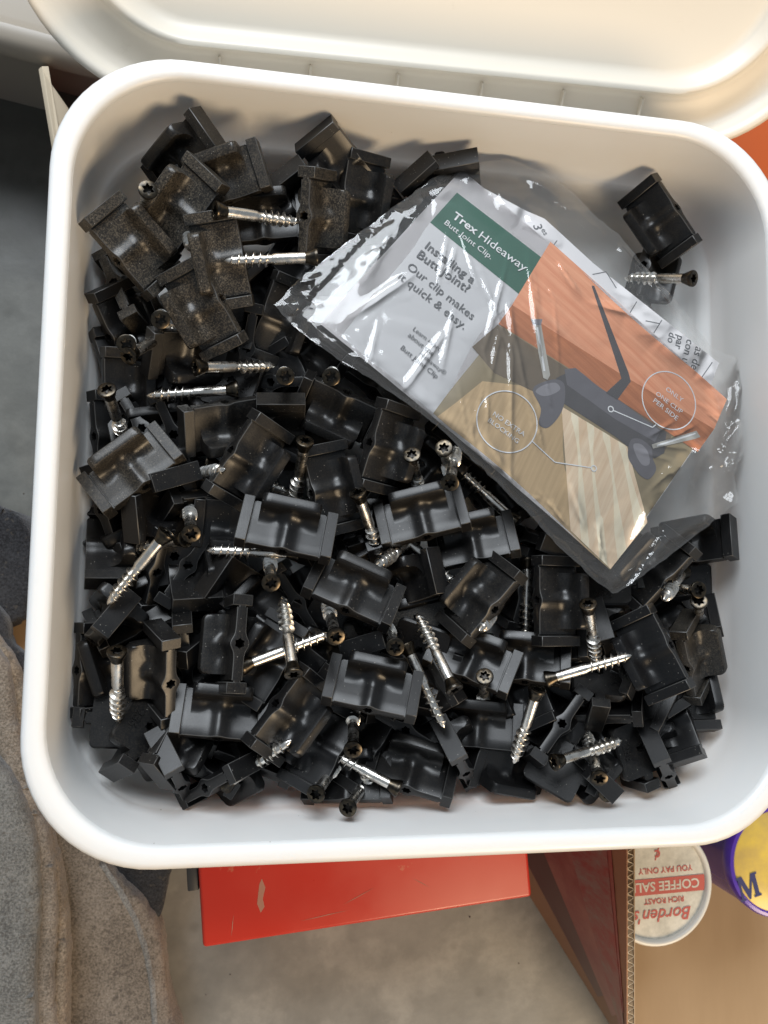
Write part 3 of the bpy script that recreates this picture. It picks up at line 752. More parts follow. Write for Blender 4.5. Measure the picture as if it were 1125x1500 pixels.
# clips under the top layer: place and turn (quaternion) of each, in millimetres
BURIED = [
 (-115.4, 39.2, -41.6, 0.481, 0.41, -0.419, -0.652, 'half buried black clip between the bronze end block and the big dusty clip'),
 (-85.1, 53.2, -42.8, 0.051, 0.861, -0.488, -0.136, 'half buried black clip just above the level dark threaded screw'),
 (-64.5, 36.7, -42.9, 0.988, 0.119, -0.088, 0.033, 'half buried black clip just right of the level dark threaded screw'),
 (-71.4, 79.1, -45.5, 0.563, 0.739, 0.265, 0.258, 'half buried black clip just right of the scuffed clip holding a screw'),
 (-18.5, 109.7, -41.3, 0.807, 0.418, -0.151, -0.389, 'half buried black clip under the bag along its upper left edge'),
 (-29.9, 88.0, -43.9, 0.636, 0.757, 0.014, 0.148, 'half buried black clip just under the left corner of the bag'),
 (-17.4, 39.0, -41.1, 0.844, 0.439, -0.19, -0.241, 'half buried black clip under the lower left edge of the bag'),
 (-22.2, -26.6, -41.9, 0.841, 0.476, 0.112, 0.23, 'half buried black clip just left of the flat clip at the centre'),
 (-50.5, -56.1, -45.2, 0.875, 0.097, -0.062, -0.47, 'half buried black clip just right of the gold ringed torx head left of middle'),
 (-41.6, -78.8, -42.8, 0.769, 0.62, -0.073, -0.138, 'half buried black clip just right of the two crossing screws lower left'),
 (32.4, -7.1, -41.7, 0.726, 0.53, -0.337, -0.279, 'half buried black clip just right of the brass toned screw by the bag edge'),
 (54.3, -6.4, -40.8, 0.796, 0.574, 0.005, 0.194, 'half buried black clip deep under the lower bag edge right of the brass screw'),
 (81.4, -23.8, -43.7, 0.663, 0.692, -0.263, -0.112, 'half buried black clip just right of the upright clip left of the bag tip'),
 (45.9, -49.0, -44.1, 0.781, 0.054, -0.053, 0.62, 'half buried black clip just right of the diagonal clip right of the middle'),
 (57.3, -93.4, -40.7, 0.836, 0.288, -0.241, -0.4, 'half buried black clip just right of the leaning screw at the lower right'),
 (82.8, -114.4, -41.2, 0.836, 0.513, 0.047, 0.187, 'half buried black clip just above the crossed screws at the lower right'),
 (95.1, -96.5, -39.6, 0.774, 0.505, -0.382, 0.011, 'half buried black clip just left of the wide ended clip in the lower right corner'),
 (-68.8, -117.6, -42.9, 0.947, 0.255, -0.063, -0.182, 'half buried black clip at the front, behind the front left end block'),
 (-89.0, -86.9, -41.4, 0.769, 0.508, -0.165, -0.35, 'half buried black clip just below the upright holed clip lower left'),
 (-116.8, -62.2, -41.0, 0.845, 0.478, 0.171, 0.168, 'half buried black clip just below the long leaning screw by the left wall'),
 (-130.5, -84.1, -41.9, 0.644, 0.297, -0.309, -0.634, 'half buried black clip just left of the small standing screw lower left'),
 (-111.5, 10.6, -41.1, 0.814, 0.563, 0.136, 0.034, 'half buried black clip just above the big dusty clip at the left wall'),
 (-127.8, 9.9, -41.2, 0.647, 0.359, -0.27, -0.616, 'half buried black clip against the left wall behind the big dusty clip'),
 (-98.4, 28.7, -41.7, 0.764, 0.576, 0.12, 0.263, 'half buried black clip just left of the level dark threaded screw'),
 (-118.6, -31.6, -46.3, 0.585, 0.764, 0.226, 0.155, 'half buried black clip just left of the long leaning screw by the left wall'),
 (-29.5, -128.8, -39.5, 0.866, 0.471, -0.129, 0.109, 'half buried black clip just above the outermost torx head at the front'),
 (108.7, -87.7, -40.4, 0.715, 0.456, -0.473, -0.237, 'half buried black clip just above the wide ended clip in the lower right corner'),
 (117.8, -63.2, -38.2, 0.883, 0.369, -0.213, 0.197, 'half buried black clip just below the black torx head near the right wall'),
 (-124.8, 55.0, -38.8, 0.635, 0.527, -0.073, -0.559, 'half buried black clip just left of the bronze end block at the left wall'),
 (-70.5, -61.8, -40.5, 0.784, 0.47, 0.304, 0.267, 'half buried black clip just below the gold ringed torx head left of middle'),
 (-15.6, -87.2, -40.7, 0.573, 0.334, -0.279, -0.695, 'half buried black clip just below the blue grey lit clip in the lower middle'),
 (-5.6, 112.0, -43.8, 0.602, 0.773, -0.193, 0.062, 'half buried black clip under the bag beside the left end of the green heading'),
 (-51.2, 85.2, -41.1, 0.696, 0.641, -0.069, -0.315, 'half buried black clip beside the left corner tip of the bag'),
 (-35.7, 62.5, -42.6, 0.781, 0.623, -0.026, 0.031, 'half buried black clip under the bag beneath the blank left part of the leaflet'),
 (23.0, 17.0, -42.1, 0.704, 0.608, -0.342, -0.132, 'half buried black clip under the bag beneath the white circle marked blocking'),
 (-124.8, 38.2, -42.1, 0.677, 0.453, -0.305, -0.494, 'half buried black clip against the left wall below the bronze end block'),
 (-126.5, -18.2, -41.7, 0.769, 0.271, -0.123, -0.566, 'half buried black clip just below the big dusty clip at the left wall'),
 (126.3, -94.1, -42.2, 0.582, 0.414, -0.575, -0.399, 'half buried black clip just right of the wide ended clip in the lower right corner'),
 (-116.1, 11.3, -40.6, 0.879, -0.024, -0.05, -0.474, 'half buried black clip just above the grey oblong end left of centre'),
 (-37.6, -64.8, -45.2, 0.062, 0.236, 0.955, 0.171, 'half buried black clip just left of the tilted holed clip in the middle'),
 (-76.1, 50.3, -40.8, 0.643, 0.093, 0.102, -0.753, 'half buried black clip just below the scuffed clip holding a screw'),
 (-91.3, -17.3, -38.1, 0.141, -0.231, -0.223, -0.937, 'half buried black clip just below the grey oblong end left of centre'),
 (-57.0, 35.2, -41.8, 0.42, 0.266, 0.426, 0.756, 'half buried black clip between the level dark threaded screw and the bag edge'),
 (68.3, -85.5, -40.0, 0.257, -0.005, 0.55, 0.794, 'half buried black clip just below the level screw beside the glossy ridged clip'),
 (-13.1, -80.6, -39.0, 0.18, 0.246, -0.038, 0.952, 'half buried black clip just left of the gold ringed torx head in the centre'),
 (-19.9, -32.8, -41.8, 0.173, -0.022, -0.271, -0.947, 'half buried black clip just above the tilted holed clip in the middle'),
 (-97.3, -42.3, -42.0, 0.488, -0.022, 0.018, -0.873, 'half buried black clip just below the torx head beside the blue grey lit clip'),
 (2.0, -74.0, -39.8, 0.209, 0.115, 0.961, 0.141, 'half buried black clip just above the slanted dark headed screw below centre'),
 (-53.9, 10.9, -42.5, 0.107, 0.165, 0.619, 0.76, 'half buried black clip just right of the large S curved clip'),
 (-113.5, -41.2, -39.7, 0.69, 0.353, 0.047, 0.631, 'half buried black clip just right of the long leaning screw by the left wall'),
 (-107.1, -73.8, -38.5, 0.95, 0.194, -0.244, -0.001, 'half buried black clip just left of the upright holed clip lower left'),
 (110.3, -66.0, -39.5, 0.821, 0.446, 0.007, 0.357, 'half buried black clip just left of the black torx head near the right wall'),
 (-55.4, -79.4, -40.6, 0.735, -0.584, 0.083, -0.333, 'half buried black clip just left of the blue grey lit clip in the lower middle'),
 (57.0, -72.1, -38.8, 0.796, 0.516, -0.226, 0.221, 'half buried black clip just above the level screw beside the glossy ridged clip'),
 (-44.6, -20.9, -40.3, 0.53, 0.022, -0.317, -0.786, 'half buried black clip just right of the blue grey lit clip left of centre'),
 (80.6, -101.1, -38.0, 0.948, 0.18, -0.248, 0.084, 'half buried black clip just below the glossy ridged clip lower right'),
 (-79.7, 33.7, -41.5, 0.105, 0.796, 0.589, 0.094, 'half buried black clip just below the level dark threaded screw'),
 (46.3, -92.9, -38.8, 0.613, -0.469, 0.092, -0.629, 'half buried black clip just above the leaning screw at the lower right'),
 (4.0, -64.0, -40.6, 0.157, 0.015, 0.536, -0.829, 'half buried black clip just above the gold ringed torx head in the centre'),
 (-23.2, -21.5, -39.3, 0.777, -0.059, -0.225, -0.585, 'half buried black clip between the flat centre clip and the tilted holed clip'),
 (-13.7, -0.9, -39.5, 0.861, 0.069, -0.211, 0.458, 'half buried black clip between the flat centre clip and the upright holed clip'),
 (79.8, -83.3, -37.9, 0.767, 0.485, -0.397, 0.135, 'half buried black clip just right of the level screw beside the glossy ridged clip'),
 (2.0, -84.6, -38.9, 0.37, -0.4, 0.277, -0.792, 'half buried black clip just above the end on clip in the lower middle'),
 (17.6, -97.5, -41.2, 0.16, -0.219, -0.54, 0.797, 'half buried black clip just above the dark clip in the lower middle'),
 (0.6, -96.3, -38.4, 0.617, 0.616, -0.085, 0.481, 'half buried black clip just below the slanted dark headed screw below centre'),
]
for (u, v, z, a, t_, r, du, ph) in CLIPS:
    p, m3 = orient(u, v, z, a, t_, r)
    make_clip(p, m3, du, 'black plastic clip '+ph)
from mathutils import Quaternion
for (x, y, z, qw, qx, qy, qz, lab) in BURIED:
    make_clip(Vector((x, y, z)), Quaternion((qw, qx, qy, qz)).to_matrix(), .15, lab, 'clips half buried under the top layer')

# ------------------------------------------------------------------ screws
def torx(r0, r1, n=36): return [(r0+r1*math.cos(6*2*math.pi*i/n)) for i in range(n)]
def scr_meshes():
    n = 36
    def ring(rr, z): return [((rr[i] if isinstance(rr, list) else rr)*math.cos(2*math.pi*i/n), (rr[i] if isinstance(rr, list) else rr)*math.sin(2*math.pi*i/n), z) for i in range(n)]
    vs, fs = loft([ring(2.15, -4.2), ring(2.15, -18.6), ring(1.95, -19.4), ring(1.7, -20.2), ring(1.62, -36.5), ring(.9, -39), ring(.15, -40)], True, True)
    shaft = mesh_from(vs, fs, 50, 'screw_shaft')
    tx = torx(1.75, .42)
    vs, fs = loft([ring(2.1, -5.2), ring(2.25, -4.4), ring(3.45, -1.3), ring(3.6, -.8), ring(3.5, -.15), ring(3.2, 0), ring([x+.12 for x in tx], 0), ring(tx, -.25)], True)
    head = mesh_from(vs, fs, 45, 'screw_head')
    vs, fs = loft([ring(tx, -.25), ring([x*.92 for x in tx], -2.2), ring(.4, -2.5)], False, True)
    rec = mesh_from(vs, fs, 40, 'drive_recess')
    vs, fs = [], []
    turns, per = 5.8, 20; N = int(turns*per)
    for i in range(N+1):
        s = i/N; a = 2*math.pi*turns*s; z = -20.0-17.6*s
        ro = 1.6+1.35*min(1, s*8)*min(1, (1-s)*3+.12)
        for rr, dz in ((1.45, .55), (ro, .09), (ro, -.09), (1.45, -.55)): vs.append((rr*math.cos(a), rr*math.sin(a), z+dz))
    for i in range(N):
        a = i*4
        for k in range(3): fs.append((a+k, a+k+1, a+k+5, a+k+4))
    thr = mesh_from(vs, fs, 35, 'screw_thread')
    for me in (shaft, thr):
        for v_ in me.vertices: v_.co.z = v_.co.z*.9
    for m_, k in ((shaft, 'steel'), (thr, 'steel'), (head, 'gunmetal'), (rec, 'recess')): m_.materials.append(M[k])
    return shaft, thr, head, rec
SM = scr_meshes()
def make_screw(hu, hv, tu, tv, z, near, ph, group='loose deck screws in the tub'):
    if -46 < z <= -28: z += 8
    mid = at((hu+tu)/2, (hv+tv)/2, z); W = (CAM-mid).normalized()
    dep = (mid-CAM).dot(CF); k = dep/FPX
    Rt = (CX-W*CX.dot(W)).normalized(); Dn = Rt.cross(W)
    dx, dy = (tu-hu)*k, (tv-hv)*k
    l = math.hypot(dx, dy); f = min(1, 35.9/l); dx *= f; dy *= f; l *= f
    dz = math.sqrt(max(0, 36*36-l*l))
    if near == '0': dz = 0
    d = (Rt*dx+Dn*dy-W*dz*(1 if near == 'h' else -1)).normalized()
    zax = -d; xax = zax.orthogonal().normalized(); yax = zax.cross(xax)
    o = thing('deck_screw', 'silver screw '+ph, 'screw', (0, 0, 0), group)
    # a screw seen foreshortened keeps its near end where the picture has it
    head = mid-d*18
    if l < 29:
        target = at(hu, hv, z+dz/2) if near == 'h' else None
        if target is not None: head = target
        else: head = at(tu, tv, z+dz/2)-d*36
    head = settle(head, [xax*3, -xax*3, yax*3, -yax*3, d*36, d*20+xax*2, d*20-xax*2])
    o.matrix_world = Matrix.Translation(head*MM) @ Matrix((xax, yax, zax)).transposed().to_4x4() @ Matrix.Rotation(random.uniform(0, 6), 4, 'Z')
    link_mesh('shaft', SM[0], None, o); link_mesh('thread', SM[1], None, o)
    h = link_mesh('head', SM[2], None, o); link_mesh('drive_recess', SM[3], None, h)
SCREWS = [
 (317,309,440,325,-6,'h','with dark head, lying across the top of the upper left heap'),
 (460,377,335,382,-6,'0','driven sideways into the scuffed grey clip at upper left'),
 (217,277,200,330,-14,'h','standing behind the dusty clip at the upper left wall'),
 (187,522,262,478,-30,'h','slanting below the bronze end block near the left wall'),
 (288,538,404,536,-30,'h','dark threaded, lying level left of the bag corner'),
 (348,570,217,580,-34,'h','with dark head to the right, under the level dark threaded one'),
 (156,570,182,655,-26,'h','standing by the left wall above the big dusty clip'),
 (185,504,190,500,-32,'h','seen head on by the left wall below the bronze block'),
 (235,468,238,462,-32,'h','seen head on, dark, right of the bronze end block'),
 (280,782,277,738,-22,'h','with torx head facing up left of the blue grey clip'),
 (242,780,160,886,-8,'h','long and thin, leaning over the end on clip at the left wall'),
 (272,789,188,808,-42,'h','buried thread passing under the long leaning screw'),
 (394,809,303,806,-24,'0','with bright white thread, lying level below the blue grey clip'),
 (397,854,395,815,-24,'h','with gold ringed torx head facing up left of middle'),
 (431,986,412,872,-8,'h','standing nearly upright below the gold ringed torx head'),
 (386,964,482,928,-18,'0','crossing behind the upright screw left of the lower middle'),
 (492,933,477,878,-18,'h','with dark head down beneath the tilted holed clip'),
 (579,948,566,915,-20,'h','with gold ringed torx head in the centre of the pile'),
 (665,1009,610,898,-8,'h','with dark head, lying slanted right of the lower middle'),
 (594,944,650,1064,-18,'0','thin and long, running into the standing end on clip'),
 (517,1099,517,1030,-24,'h','smooth shank hanging below the lower lit clip'),
 (462,1164,498,1112,-38,'h','with head on the tub floor at the front left of middle'),
 (509,1184,543,1138,-40,'h','outermost at the front, torx head on the tub floor'),
 (576,1150,478,1100,-36,'0','threaded end crossing above the two front floor screws'),
 (578,1166,530,1140,-50,'t','with only a tan tip under the front middle clip'),
 (171,953,179,1056,-18,'h','standing at the lower left with coarse bright thread'),
 (330,1150,424,1086,-34,'t','thread sticking out of the front left end block'),
 (447,645,429,745,-20,'h','standing behind the blue grey lit clip at its right end'),
 (340,690,425,722,-38,'0','short thread glimpsed behind the blue grey lit clip'),
 (524,722,560,822,-28,'h','dark, between the upright clip and the middle flat clip'),
 (606,790,548,832,-34,'t','tip lying crossed with the dark one in the middle'),
 (659,708,668,655,-18,'h','brass toned with head down beside the lower bag edge'),
 (650,656,660,700,-30,'h','dark head behind the brass toned one by the bag edge'),
 (752,762,668,684,-38,'0','dark thread running along the lower bag edge'),
 (603,665,616,730,-34,'h','thread gleaming behind the middle flat clip'),
 (632,824,676,864,-34,'0','thread glimpsed left of the diagonal middle clip'),
 (774,842,770,940,-42,'0','dull gold thread standing left of the upright clip at the bag tip'),
 (738,878,702,924,-34,'t','bright thread right of the diagonal middle clip'),
 (861,884,871,970,-18,'h','gold shanked, standing right of the upright clip at the bag tip'),
 (802,995,921,961,-14,'0','lying towards the glossy ridged clip at the lower right'),
 (789,1011,750,1118,-14,'h','with dark head up, slanting at the lower right'),
 (812,1116,912,1084,-18,'h','with dark head left, lying level at the lower right front'),
 (878,1141,862,1072,-32,'h','with torx head facing out at the lower right front'),
 (890,1163,860,1130,-52,'h','with only its head showing under the lower right front clip'),
 (1024,864,962,862,-26,'h','with black torx head facing up near the right wall'),
 (1000,838,972,878,-32,'t','short bright thread left of the black torx head on the right'),
 (1012,408,915,408,-34,'h','poking out of the film edge at the upper right wall'),
 (485,552,487,546,-30,'h','seen head on under the lower left bag edge'),
 (418,551,416,546,-36,'h','seen head on, dark, left of the bag corner deep down'),
 (1024,880,1020,925,-38,'h','dark, standing below the black torx head on the right'),
 (710,990,706,1042,-38,'h','short shank showing below the slanted screw right of middle'),
 (274,322,282,366,-22,'t','gold thread glinting left of the scuffed grey clip'),
 (262,702,330,687,-36,'t','thread tip poking out right of the grey oblong'),
]
for s_ in SCREWS: make_screw(*s_)

# ------------------------------------------------------------------ leaflet card and the clear bag round it
K = 1.108
def sc3(p): return CAM+(Vector(p)-CAM)*K
CA, CDp, CB = sc3((3.7, 112.3, 10.6)), sc3((111.8, 26.6, 15.1)), sc3((-50.8, 44.0, 20.7))
EU = (CDp-CA).normalized(); CN = (CB-CA).cross(CDp-CA).normalized()
EV = EU.cross(CN).normalized()                  # down the card
if EV.dot(CB-CA) < 0: EV = -EV
CWID, CHGT = (CDp-CA).length, (CB-CA).length
card = thing('leaflet_card', 'printed leaflet card with green heading and orange decking picture in the bag', 'leaflet', CA)
BASIS = Matrix((EU, -EV, CN)).transposed()
card.matrix_world = Matrix.Translation(CA*MM) @ BASIS.to_4x4()
def cl(u, v, h=0.0):
    p = on_plane(u, v, CA, CN)-CA
    return Vector((p.dot(EU), -p.dot(EV), h))
def warp(p):                                    # the card is not quite flat
    return Vector((p.x, p.y, p.z+1.6*math.sin(p.x/CWID*math.pi)*1.0-1.2*math.sin((p.y+CHGT/2)/CHGT*2.6)**2))
def print_poly(name, px, h, m, local=False):
    pts = [Vector((p[0], p[1])) for p in (px if local else [cl(u, v) for u, v in px])]
    n = len(pts); grid = []
    xs = [p.x for p in pts]; ys = [p.y for p in pts]
    st = 6.0
    x = min(xs)+st/2
    while x < max(xs):
        y = min(ys)+st/2
        while y < max(ys): grid.append(Vector((x, y))); y += st
        x += st
    vv, ee, ff, *_ = delaunay_2d_cdt(pts+grid, [(i, (i+1) % n) for i in range(n)], [list(range(n))], 1, 1e-4)
    me = mesh_from([warp(Vector((p.x, p.y, h))) for p in vv], [f if True else f for f in ff], 60)
    return link_mesh(name, me, m, card)
def card_base(w_, h_, z, t):
    bm = bmesh.new(); nx, ny = 26, 18
    g = [[bm.verts.new(warp(Vector((w_*i/nx, -h_*j/ny, z)))) for j in range(ny+1)] for i in range(nx+1)]
    for i in range(nx):
        for j in range(ny): bm.faces.new((g[i][j], g[i][j+1], g[i+1][j+1], g[i+1][j]))
    bmesh.ops.solidify(bm, geom=bm.faces[:], thickness=t)
    return bm_mesh(bm, 50)
link_mesh('card_sheet', card_base(CWID, CHGT, 0, .3), M['paper'], card)
P_ = print_poly
P_('grey_panel', [(630,326),(760,434),(634,606),(500,492)], .10, M['panel'])
P_('olive_background', [(760,434),(1066.5,583),(895.5,834),(634,606)], .10, M['olive'])
P_('green_heading', [(670,281),(800,384),(760,434),(630,326)], .16, M['green'])
P_('joist', [(705,560),(800,570),(822,600),(836,778),(893,832),(640,611),(668,590)], .16, M['wood_tan'])
P_('pine_block', [(820,597),(917,655),(949,765),(896,833),(836,777)], .22, M['wood_pale'])
for k in range(4):
    s0, s1 = (.14+k*.24), (.14+k*.24+.11)
    def tp(s): return (820+97*s, 597+58*s)
    def bt_(s): return (836+113*s if s < .53 else 836+113*s, (777+56*s/.53) if s < .53 else (833-68*(s-.53)/.47))
    def bx_(s): return (836+60*s/.53, 777+56*s/.53) if s < .53 else (896+53*(s-.53)/.47, 833-68*(s-.53)/.47)
    P_('pine_stripe', [tp(s0), tp(s1), bx_(s1), bx_(s0)], .26, M['wood_pale_b'])
def smooth_px(px, k=5):
    out = []; n = len(px)
    for i in range(n):
        p0, p1, p2, p3 = [Vector(px[(i+q) % n]) for q in (-1, 0, 1, 2)]
        for j in range(k):
            s = j/k; out.append(tuple(.5*(2*p1+(p2-p0)*s+(2*p0-5*p1+4*p2-p3)*s*s+(3*p1-p0-3*p2+p3)*s**3)))
    return out
P_('shaded_deck', [(727,478),(893,580),(985,634),(972,664),(822,592),(776,574),(722,548),(690,510)], .20, M['under_deck'])
P_('pictured_clip', [(812,556),(828,548),(975,634),(972,664),(958,672),(930,664),(898,640),(822,592)], .28, M['clip_dark'])
P_('pictured_clip_top', [(824,543),(842,541),(966,632),(958,648),(900,616),(828,566)], .32, M['clip_grey'])
P_('pictured_clip_end', smooth_px([(778,574),(790,563),(812,558),(824,566),(824,592),(816,612),(800,628),(787,622),(790,600)]), .33, M['clip_grey'])
P_('pictured_clip_light', smooth_px([(782,575),(794,566),(811,563),(818,572),(806,580),(792,582)], 4), .36, M['clip_mid'])
P_('pictured_clip_end', smooth_px([(922,646),(936,644),(952,656),(955,672),(960,688),(950,702),(938,698),(926,684),(918,668)]), .33, M['clip_grey'])
P_('pictured_clip_light', smooth_px([(926,652),(938,652),(948,664),(950,680),(940,682),(930,668)], 4), .36, M['clip_mid'])
P_('decking_board', [(805.5,355),(1066.5,584),(1047,628),(905,548),(748,449)], .36, M['wood_orange'])
P_('decking_edge', [(748,449),(905,548),(1047,628),(1022,662),(893,580),(728,477)], .36, M['wood_front'])
P_('board_gap', [(865,420),(869,420),(919,548),(922,560),(902,587),(885,577),(908,556),(905,546)], .42, M['clip_dark'])
P_('pictured_screw', [(780,478),(790,478),(803,552),(799,559),(793,556),(786,520)], .46, M['screw_print'])
P_('pictured_screw_shine', [(783,482),(786,482),(796,546),(793,546)], .50, M['wprint'])
P_('pictured_screw_shine', [(960,652.5),(1018,634),(1019,636),(961,655)], .50, M['wprint'])
P_('pictured_screw_head', [(775,470),(792,470),(790,479),(778,479)], .48, M['clip_mid'])
P_('pictured_screw', [(953,652),(1020,631),(1026,640),(1018,643),(955,658)], .46, M['screw_print'])
def ring_print(u, v, r, wdt):
    c = cl(u, v); k = (cl(u+r, v)-c).length
    k2 = k-wdt; n = 64
    vs = [warp(Vector((c.x+q*math.cos(2*math.pi*i/n), c.y+q*math.sin(2*math.pi*i/n), .52))) for i in range(n) for q in (k, k2)]
    link_mesh('white_ring', mesh_from(vs, [(2*i, (2*i+2) % (2*n), (2*i+3) % (2*n), 2*i+1) for i in range(n)]), M['wprint'], card)
def line_print(p, q, wdt=.45):
    a, b = cl(*p), cl(*q); d = (b-a).normalized(); n_ = Vector((-d.y, d.x, 0))*wdt/2; N = 10
    vs = []
    for i in range(N+1):
        c = a.lerp(b, i/N); vs += [warp(c+n_+Vector((0, 0, .5))), warp(c-n_+Vector((0, 0, .5)))]
    link_mesh('white_line', mesh_from(vs, [(2*i, 2*i+2, 2*i+3, 2*i+1) for i in range(N)]), M['wprint'], card)
ring_print(741, 619, 44, .5); ring_print(979, 587, 40, .5)
line_print((777, 647), (811, 678)); line_print((811, 678), (864, 686)); line_print((959, 623), (954, 627)); line_print((954, 627), (896, 603))
ring_print(868, 687, 4.5, .5); ring_print(892, 601, 4.5, .5)
def card_text(body, p0, p1, m, bold=0.0, h=.55):
    """baseline from picture point p0 to p1"""
    a, b = cl(*p0), cl(*p1)
    me = text_mesh(body, 10, bold*10)
    w_ = max(v.co.x for v in me.vertices)/MM; k = (b-a).length/w_
    d = (b-a).normalized(); n_ = Vector((-d.y, d.x, 0))
    for v in me.vertices:
        x, y = v.co.x/MM*k, v.co.y/MM*k*.9
        v.co = warp(a+d*x+n_*y+Vector((0, 0, h)))*MM
    link_mesh('lettering', me, m, card)
T = card_text
T('Trex', (661,319), (695,345), M['wprint'], .018)
T('Hideaway', (698,348), (766,400), M['wprint'])
T('Butt Joint Clip.', (649,328), (717,382), M['wprint'])
T('Installing a', (620,363), (690,418), M['ink'], .011)
T('Butt Joint?', (608,376), (682,431), M['ink'], .011)
T('Our clip makes', (594,393), (689,471), M['ink'])
T('it quick & easy.', (581,407), (677,485), M['ink'])
T('Learn more', (603,484), (643,517), M['ink']); T('about the', (596,493), (632,523), M['ink'])
T('Hideaway®', (612,520), (650,551), M['ink']); T('Butt Joint Clip', (585,511), (638,556), M['ink'])
T('NO EXTRA', (719,609), (765,641), M['wprint']); T('BLOCKING', (712,618), (756,651), M['wprint'])
T('ONLY', (973,572), (998,590), M['wprint']); T('ONE CLIP', (958,579), (997,607), M['wprint']); T('PER SIDE', (954,589), (990,617), M['wprint'])

# second folded leaflet behind, showing along the upper right edge
lf = thing('folded_leaflet', 'white folded instruction sheet peeking out behind the leaflet card', 'leaflet', CA)
lf.matrix_world = card.matrix_world.copy()
pts = [cl(u, v, -1.4) for u, v in [(690,262),(772,306),(800,318),(872,384),(1056,530),(1030,600),(880,480)]]
link_mesh('sheet', slab(pts, .25), M['paper'], lf)
def leaf_text(body, p0, p1):
    a, b = cl(*p0), cl(*p1); me = text_mesh(body, 10, .1)
    k = (b-a).length/(max(v.co.x for v in me.vertices)/MM); d = (b-a).normalized(); n_ = Vector((-d.y, d.x, 0))
    for v in me.vertices: v.co = (a+d*(v.co.x/MM*k)+n_*(v.co.y/MM*k)+Vector((0, 0, -1.3)))*MM
    link_mesh('lettering', me, M['ink'], lf)
leaf_text('as de', (1022,505), (1014,538)); leaf_text('con u', (1009,494), (1001,528)); leaf_text('par', (995,488), (991,508)); leaf_text('do', (983,484), (980,499))
leaf_text('es', (794,334), (799,343)); leaf_text('3', (782,327), (785,335))
def leaf_line(p, q, wdt=.4):
    a, b = cl(*p, -1.3), cl(*q, -1.3); d = (b-a).normalized(); n_ = Vector((-d.y, d.x, 0))*wdt/2
    link_mesh('ruled_line', mesh_from([a+n_, a-n_, b-n_, b+n_], [(0, 1, 2, 3)]), M['ink'], lf)
leaf_line((972,467), (960,486)); leaf_line((1046,529), (1030,552)); leaf_line((935,440), (924,458)); leaf_line((948,468), (968,472)); leaf_line((818,350), (812,358))
leaf_line((870,400), (890,396)); leaf_line((890,396), (905,420))

# the bag: two films sealed along the outline
bag = thing('clear_plastic_bag', 'crinkled clear plastic bag holding the leaflets on top of the clips', 'bag', CA)
bag.matrix_world = card.matrix_world.copy()
OUT = [(403,446),(440,405),(480,376),(530,338),(590,292),(640,256),(672,240),(710,234),(748,229),(800,250),(842,281),(875,318),(907,342),(936,378),(985,432),(1019,472),(1048,508),(1082,521),(1092,560),(1086,610),(1092,660),(1078,694),(1084,734),(1050,762),(1000,800),(950,838),(909,868),(899,869),(866,841),(815,795),(771,748),(743,722),(710,690),(680,663),(645,628),(609,600),(560,566),(510,534),(461,500),(430,474)]
op = [cl(u, v) for u, v in OUT]
# roughen outline
oo = []
for i in range(len(op)):
    a, b = op[i], op[(i+1) % len(op)]; k = max(1, int((b-a).length/2))
    for j in range(k):
        q = a.lerp(b, j/k); oo.append(Vector((q.x+noise.noise(q*.25)*.7, q.y+noise.noise(q*.25+Vector((5, 5, 5)))*.7)))
xs = [p.x for p in oo]; ys = [p.y for p in oo]
ST = .95
gr = []
def inside(p):
    c = False; n = len(oo); j = n-1
    for i in range(n):
        if (oo[i].y > p.y) != (oo[j].y > p.y) and p.x < (oo[j].x-oo[i].x)*(p.y-oo[i].y)/(oo[j].y-oo[i].y)+oo[i].x: c = not c
        j = i
    return c
x = min(xs); row = 0
while x < max(xs):
    y = min(ys)+(row % 2)*ST/2
    while y < max(ys): gr.append(Vector((x+random.uniform(-.2, .2), y+random.uniform(-.2, .2)))); y += ST
    x += ST*.87; row += 1
ne = len(oo)
vv, ee, ff, *_ = delaunay_2d_cdt(oo+gr, [(i, (i+1) % ne) for i in range(ne)], [list(range(ne))], 1, 1e-5)
cnt = {}
for f in ff:
    for a, b in zip(f, f[1:]+f[:1]): cnt[frozenset((a, b))] = cnt.get(frozenset((a, b)), 0)+1
edge = {i for e, c in cnt.items() if c == 1 for i in e}
seg = [(oo[i], oo[(i+3) % ne]) for i in range(0, ne, 3)]
def edist(p):
    best = 1e9
    for a, b in seg:
        d = b-a; t_ = max(0, min(1, (p-a).dot(d)/d.dot(d))); q = (p-(a+d*t_)).length_squared
        if q < best: best = q
    return math.sqrt(best)
CREASES = [((700,395),(760,560),.9,2.0),((735,420),(790,690),.9,2.1),((668,430),(640,560),.6,1.7),((655,480),(575,590),.9,2.0),((500,470),(620,390),1.0,3.2),((690,610),(775,745),1.2,3.0),
 ((830,700),(862,790),1.0,3.0),((800,360),(850,440),1.2,3.2),((850,440),(980,470),.9,3.0),((880,330),(1010,480),1.4,4.0),((1000,640),(1080,700),1.8,4.5),((960,700),(1060,640),1.6,4.0),((985,760),(1030,650),1.3,4.0),
 ((420,450),(600,590),1.0,3.0),((900,860),(960,720),1.3,3.5),((770,360),(790,560),.8,2.0),((1040,560),(1075,720),1.2,4.0),((745,420),(745,740),.9,2.2),((610,300),(520,420),.9,4.0),((760,250),(860,330),1.2,4.0)]
rc_ = random.Random(11)
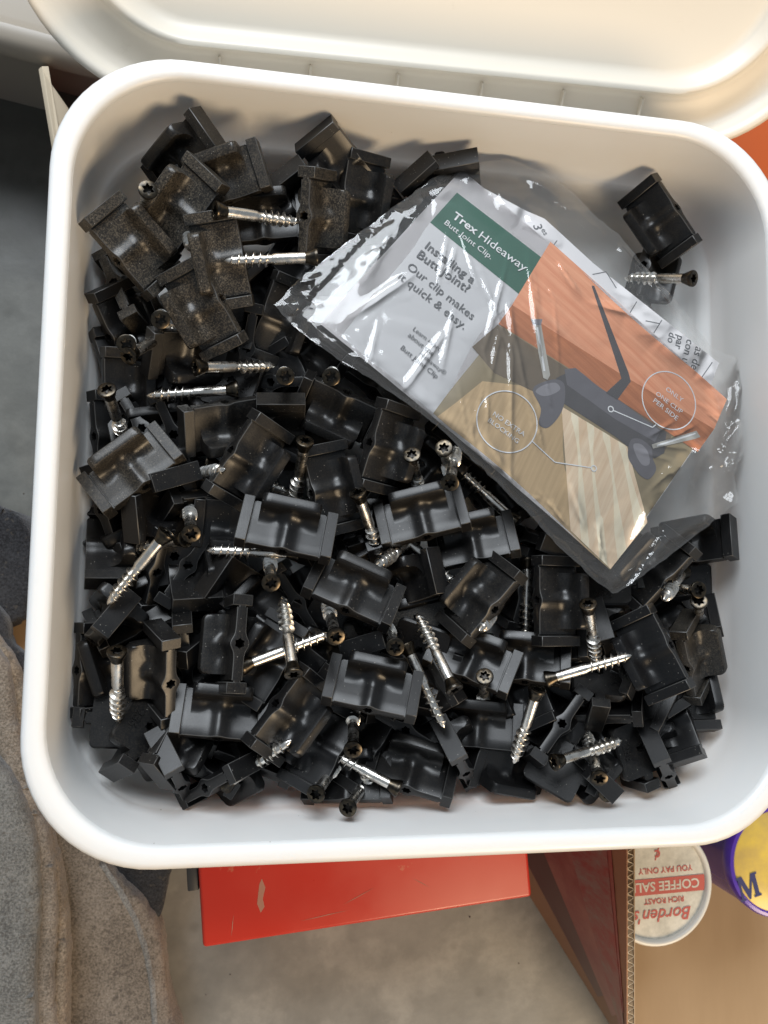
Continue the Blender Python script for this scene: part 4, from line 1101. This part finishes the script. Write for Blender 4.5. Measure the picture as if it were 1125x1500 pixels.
for k in range(44):                              # fine wrinkles, mostly across the loose margins
    if k % 3 == 0: c0 = (rc_.uniform(640, 820), rc_.uniform(380, 640)); a_ = rc_.uniform(60, 105)
    elif k % 3 == 1: c0 = (rc_.uniform(960, 1070), rc_.uniform(600, 740)); a_ = rc_.uniform(-60, 60)
    else: q_ = rc_.uniform(0, 1); c0 = (430+440*q_+20, 470+340*q_); a_ = rc_.uniform(10, 110)
    ln = rc_.uniform(25, 75)
    CREASES.append(((c0[0]-ln*math.cos(R(a_)), c0[1]-ln*math.sin(R(a_))), (c0[0]+ln*math.cos(R(a_)), c0[1]+ln*math.sin(R(a_))), rc_.uniform(.35, .85), rc_.uniform(1.1, 1.9)))
CR = [(cl(*a), cl(*b), h, w_) for a, b, h, w_ in CREASES]
def film_h(p, e, side):
    q = Vector((p.x, p.y, side*40.0))
    onc = min(p.x, CWID-p.x, -p.y, CHGT+p.y)              # >0 over the card
    loose = 1-max(0, min(1, onc/10+.2))
    d = noise.voronoi(q*.050, distance_metric='DISTANCE', exponent=2)[0]
    d2 = noise.voronoi(q*.14+Vector((3, 1, 0)), distance_metric='DISTANCE', exponent=2)[0]
    hh = (d[1]-d[0])*1.5*(.25+loose*1.5)+(d2[1]-d2[0])*.30*(.05+loose)
    hh += noise.fractal(q*.018, 1, 2, 3)*1.5*(.5+loose)
    for a, b, h, w_ in CR:
        dd = b-a; t_ = max(0, min(1, (q.xy-a.xy).dot(dd.xy)/dd.xy.dot(dd.xy)))
        r_ = (q.xy-(a.xy+dd.xy*t_)).length
        if r_ < w_: hh += h*(1-r_/w_)**1.3*math.sin(math.pi*min(1, max(.05, t_)))*(1 if side > 0 else .2)
    return hh
def film(side, name):
    vs = []
    for i, p in enumerate(vv):
        e = 0 if i in edge else edist(p)
        base = warp(Vector((p.x, p.y, 0))).z if -10 < p.x < CWID+10 else 0
        cl_ = min(1, e/7.0); s = cl_*cl_*(3-2*cl_)
        droop = -1.2*max(0, min(1, -min(p.x, CWID-p.x, -p.y, CHGT+p.y)/18))
        if side > 0: z = base+droop+s*(1.0+max(-.2, film_h(p, e, 1)))+noise.noise(Vector((p.x, p.y, 0))*.12)*.8*(1-s)
        else: z = base+droop-s*(2.2+abs(film_h(p, e, -1))*.5)+noise.noise(Vector((p.x, p.y, 0))*.12)*.8*(1-s)
        vs.append((p.x, p.y, z))
    me = mesh_from(vs, ff, 180); me.materials.append(M['film'])
    return link_mesh(name, me, None, bag)
film(1, 'front_film'); film(-1, 'back_film')
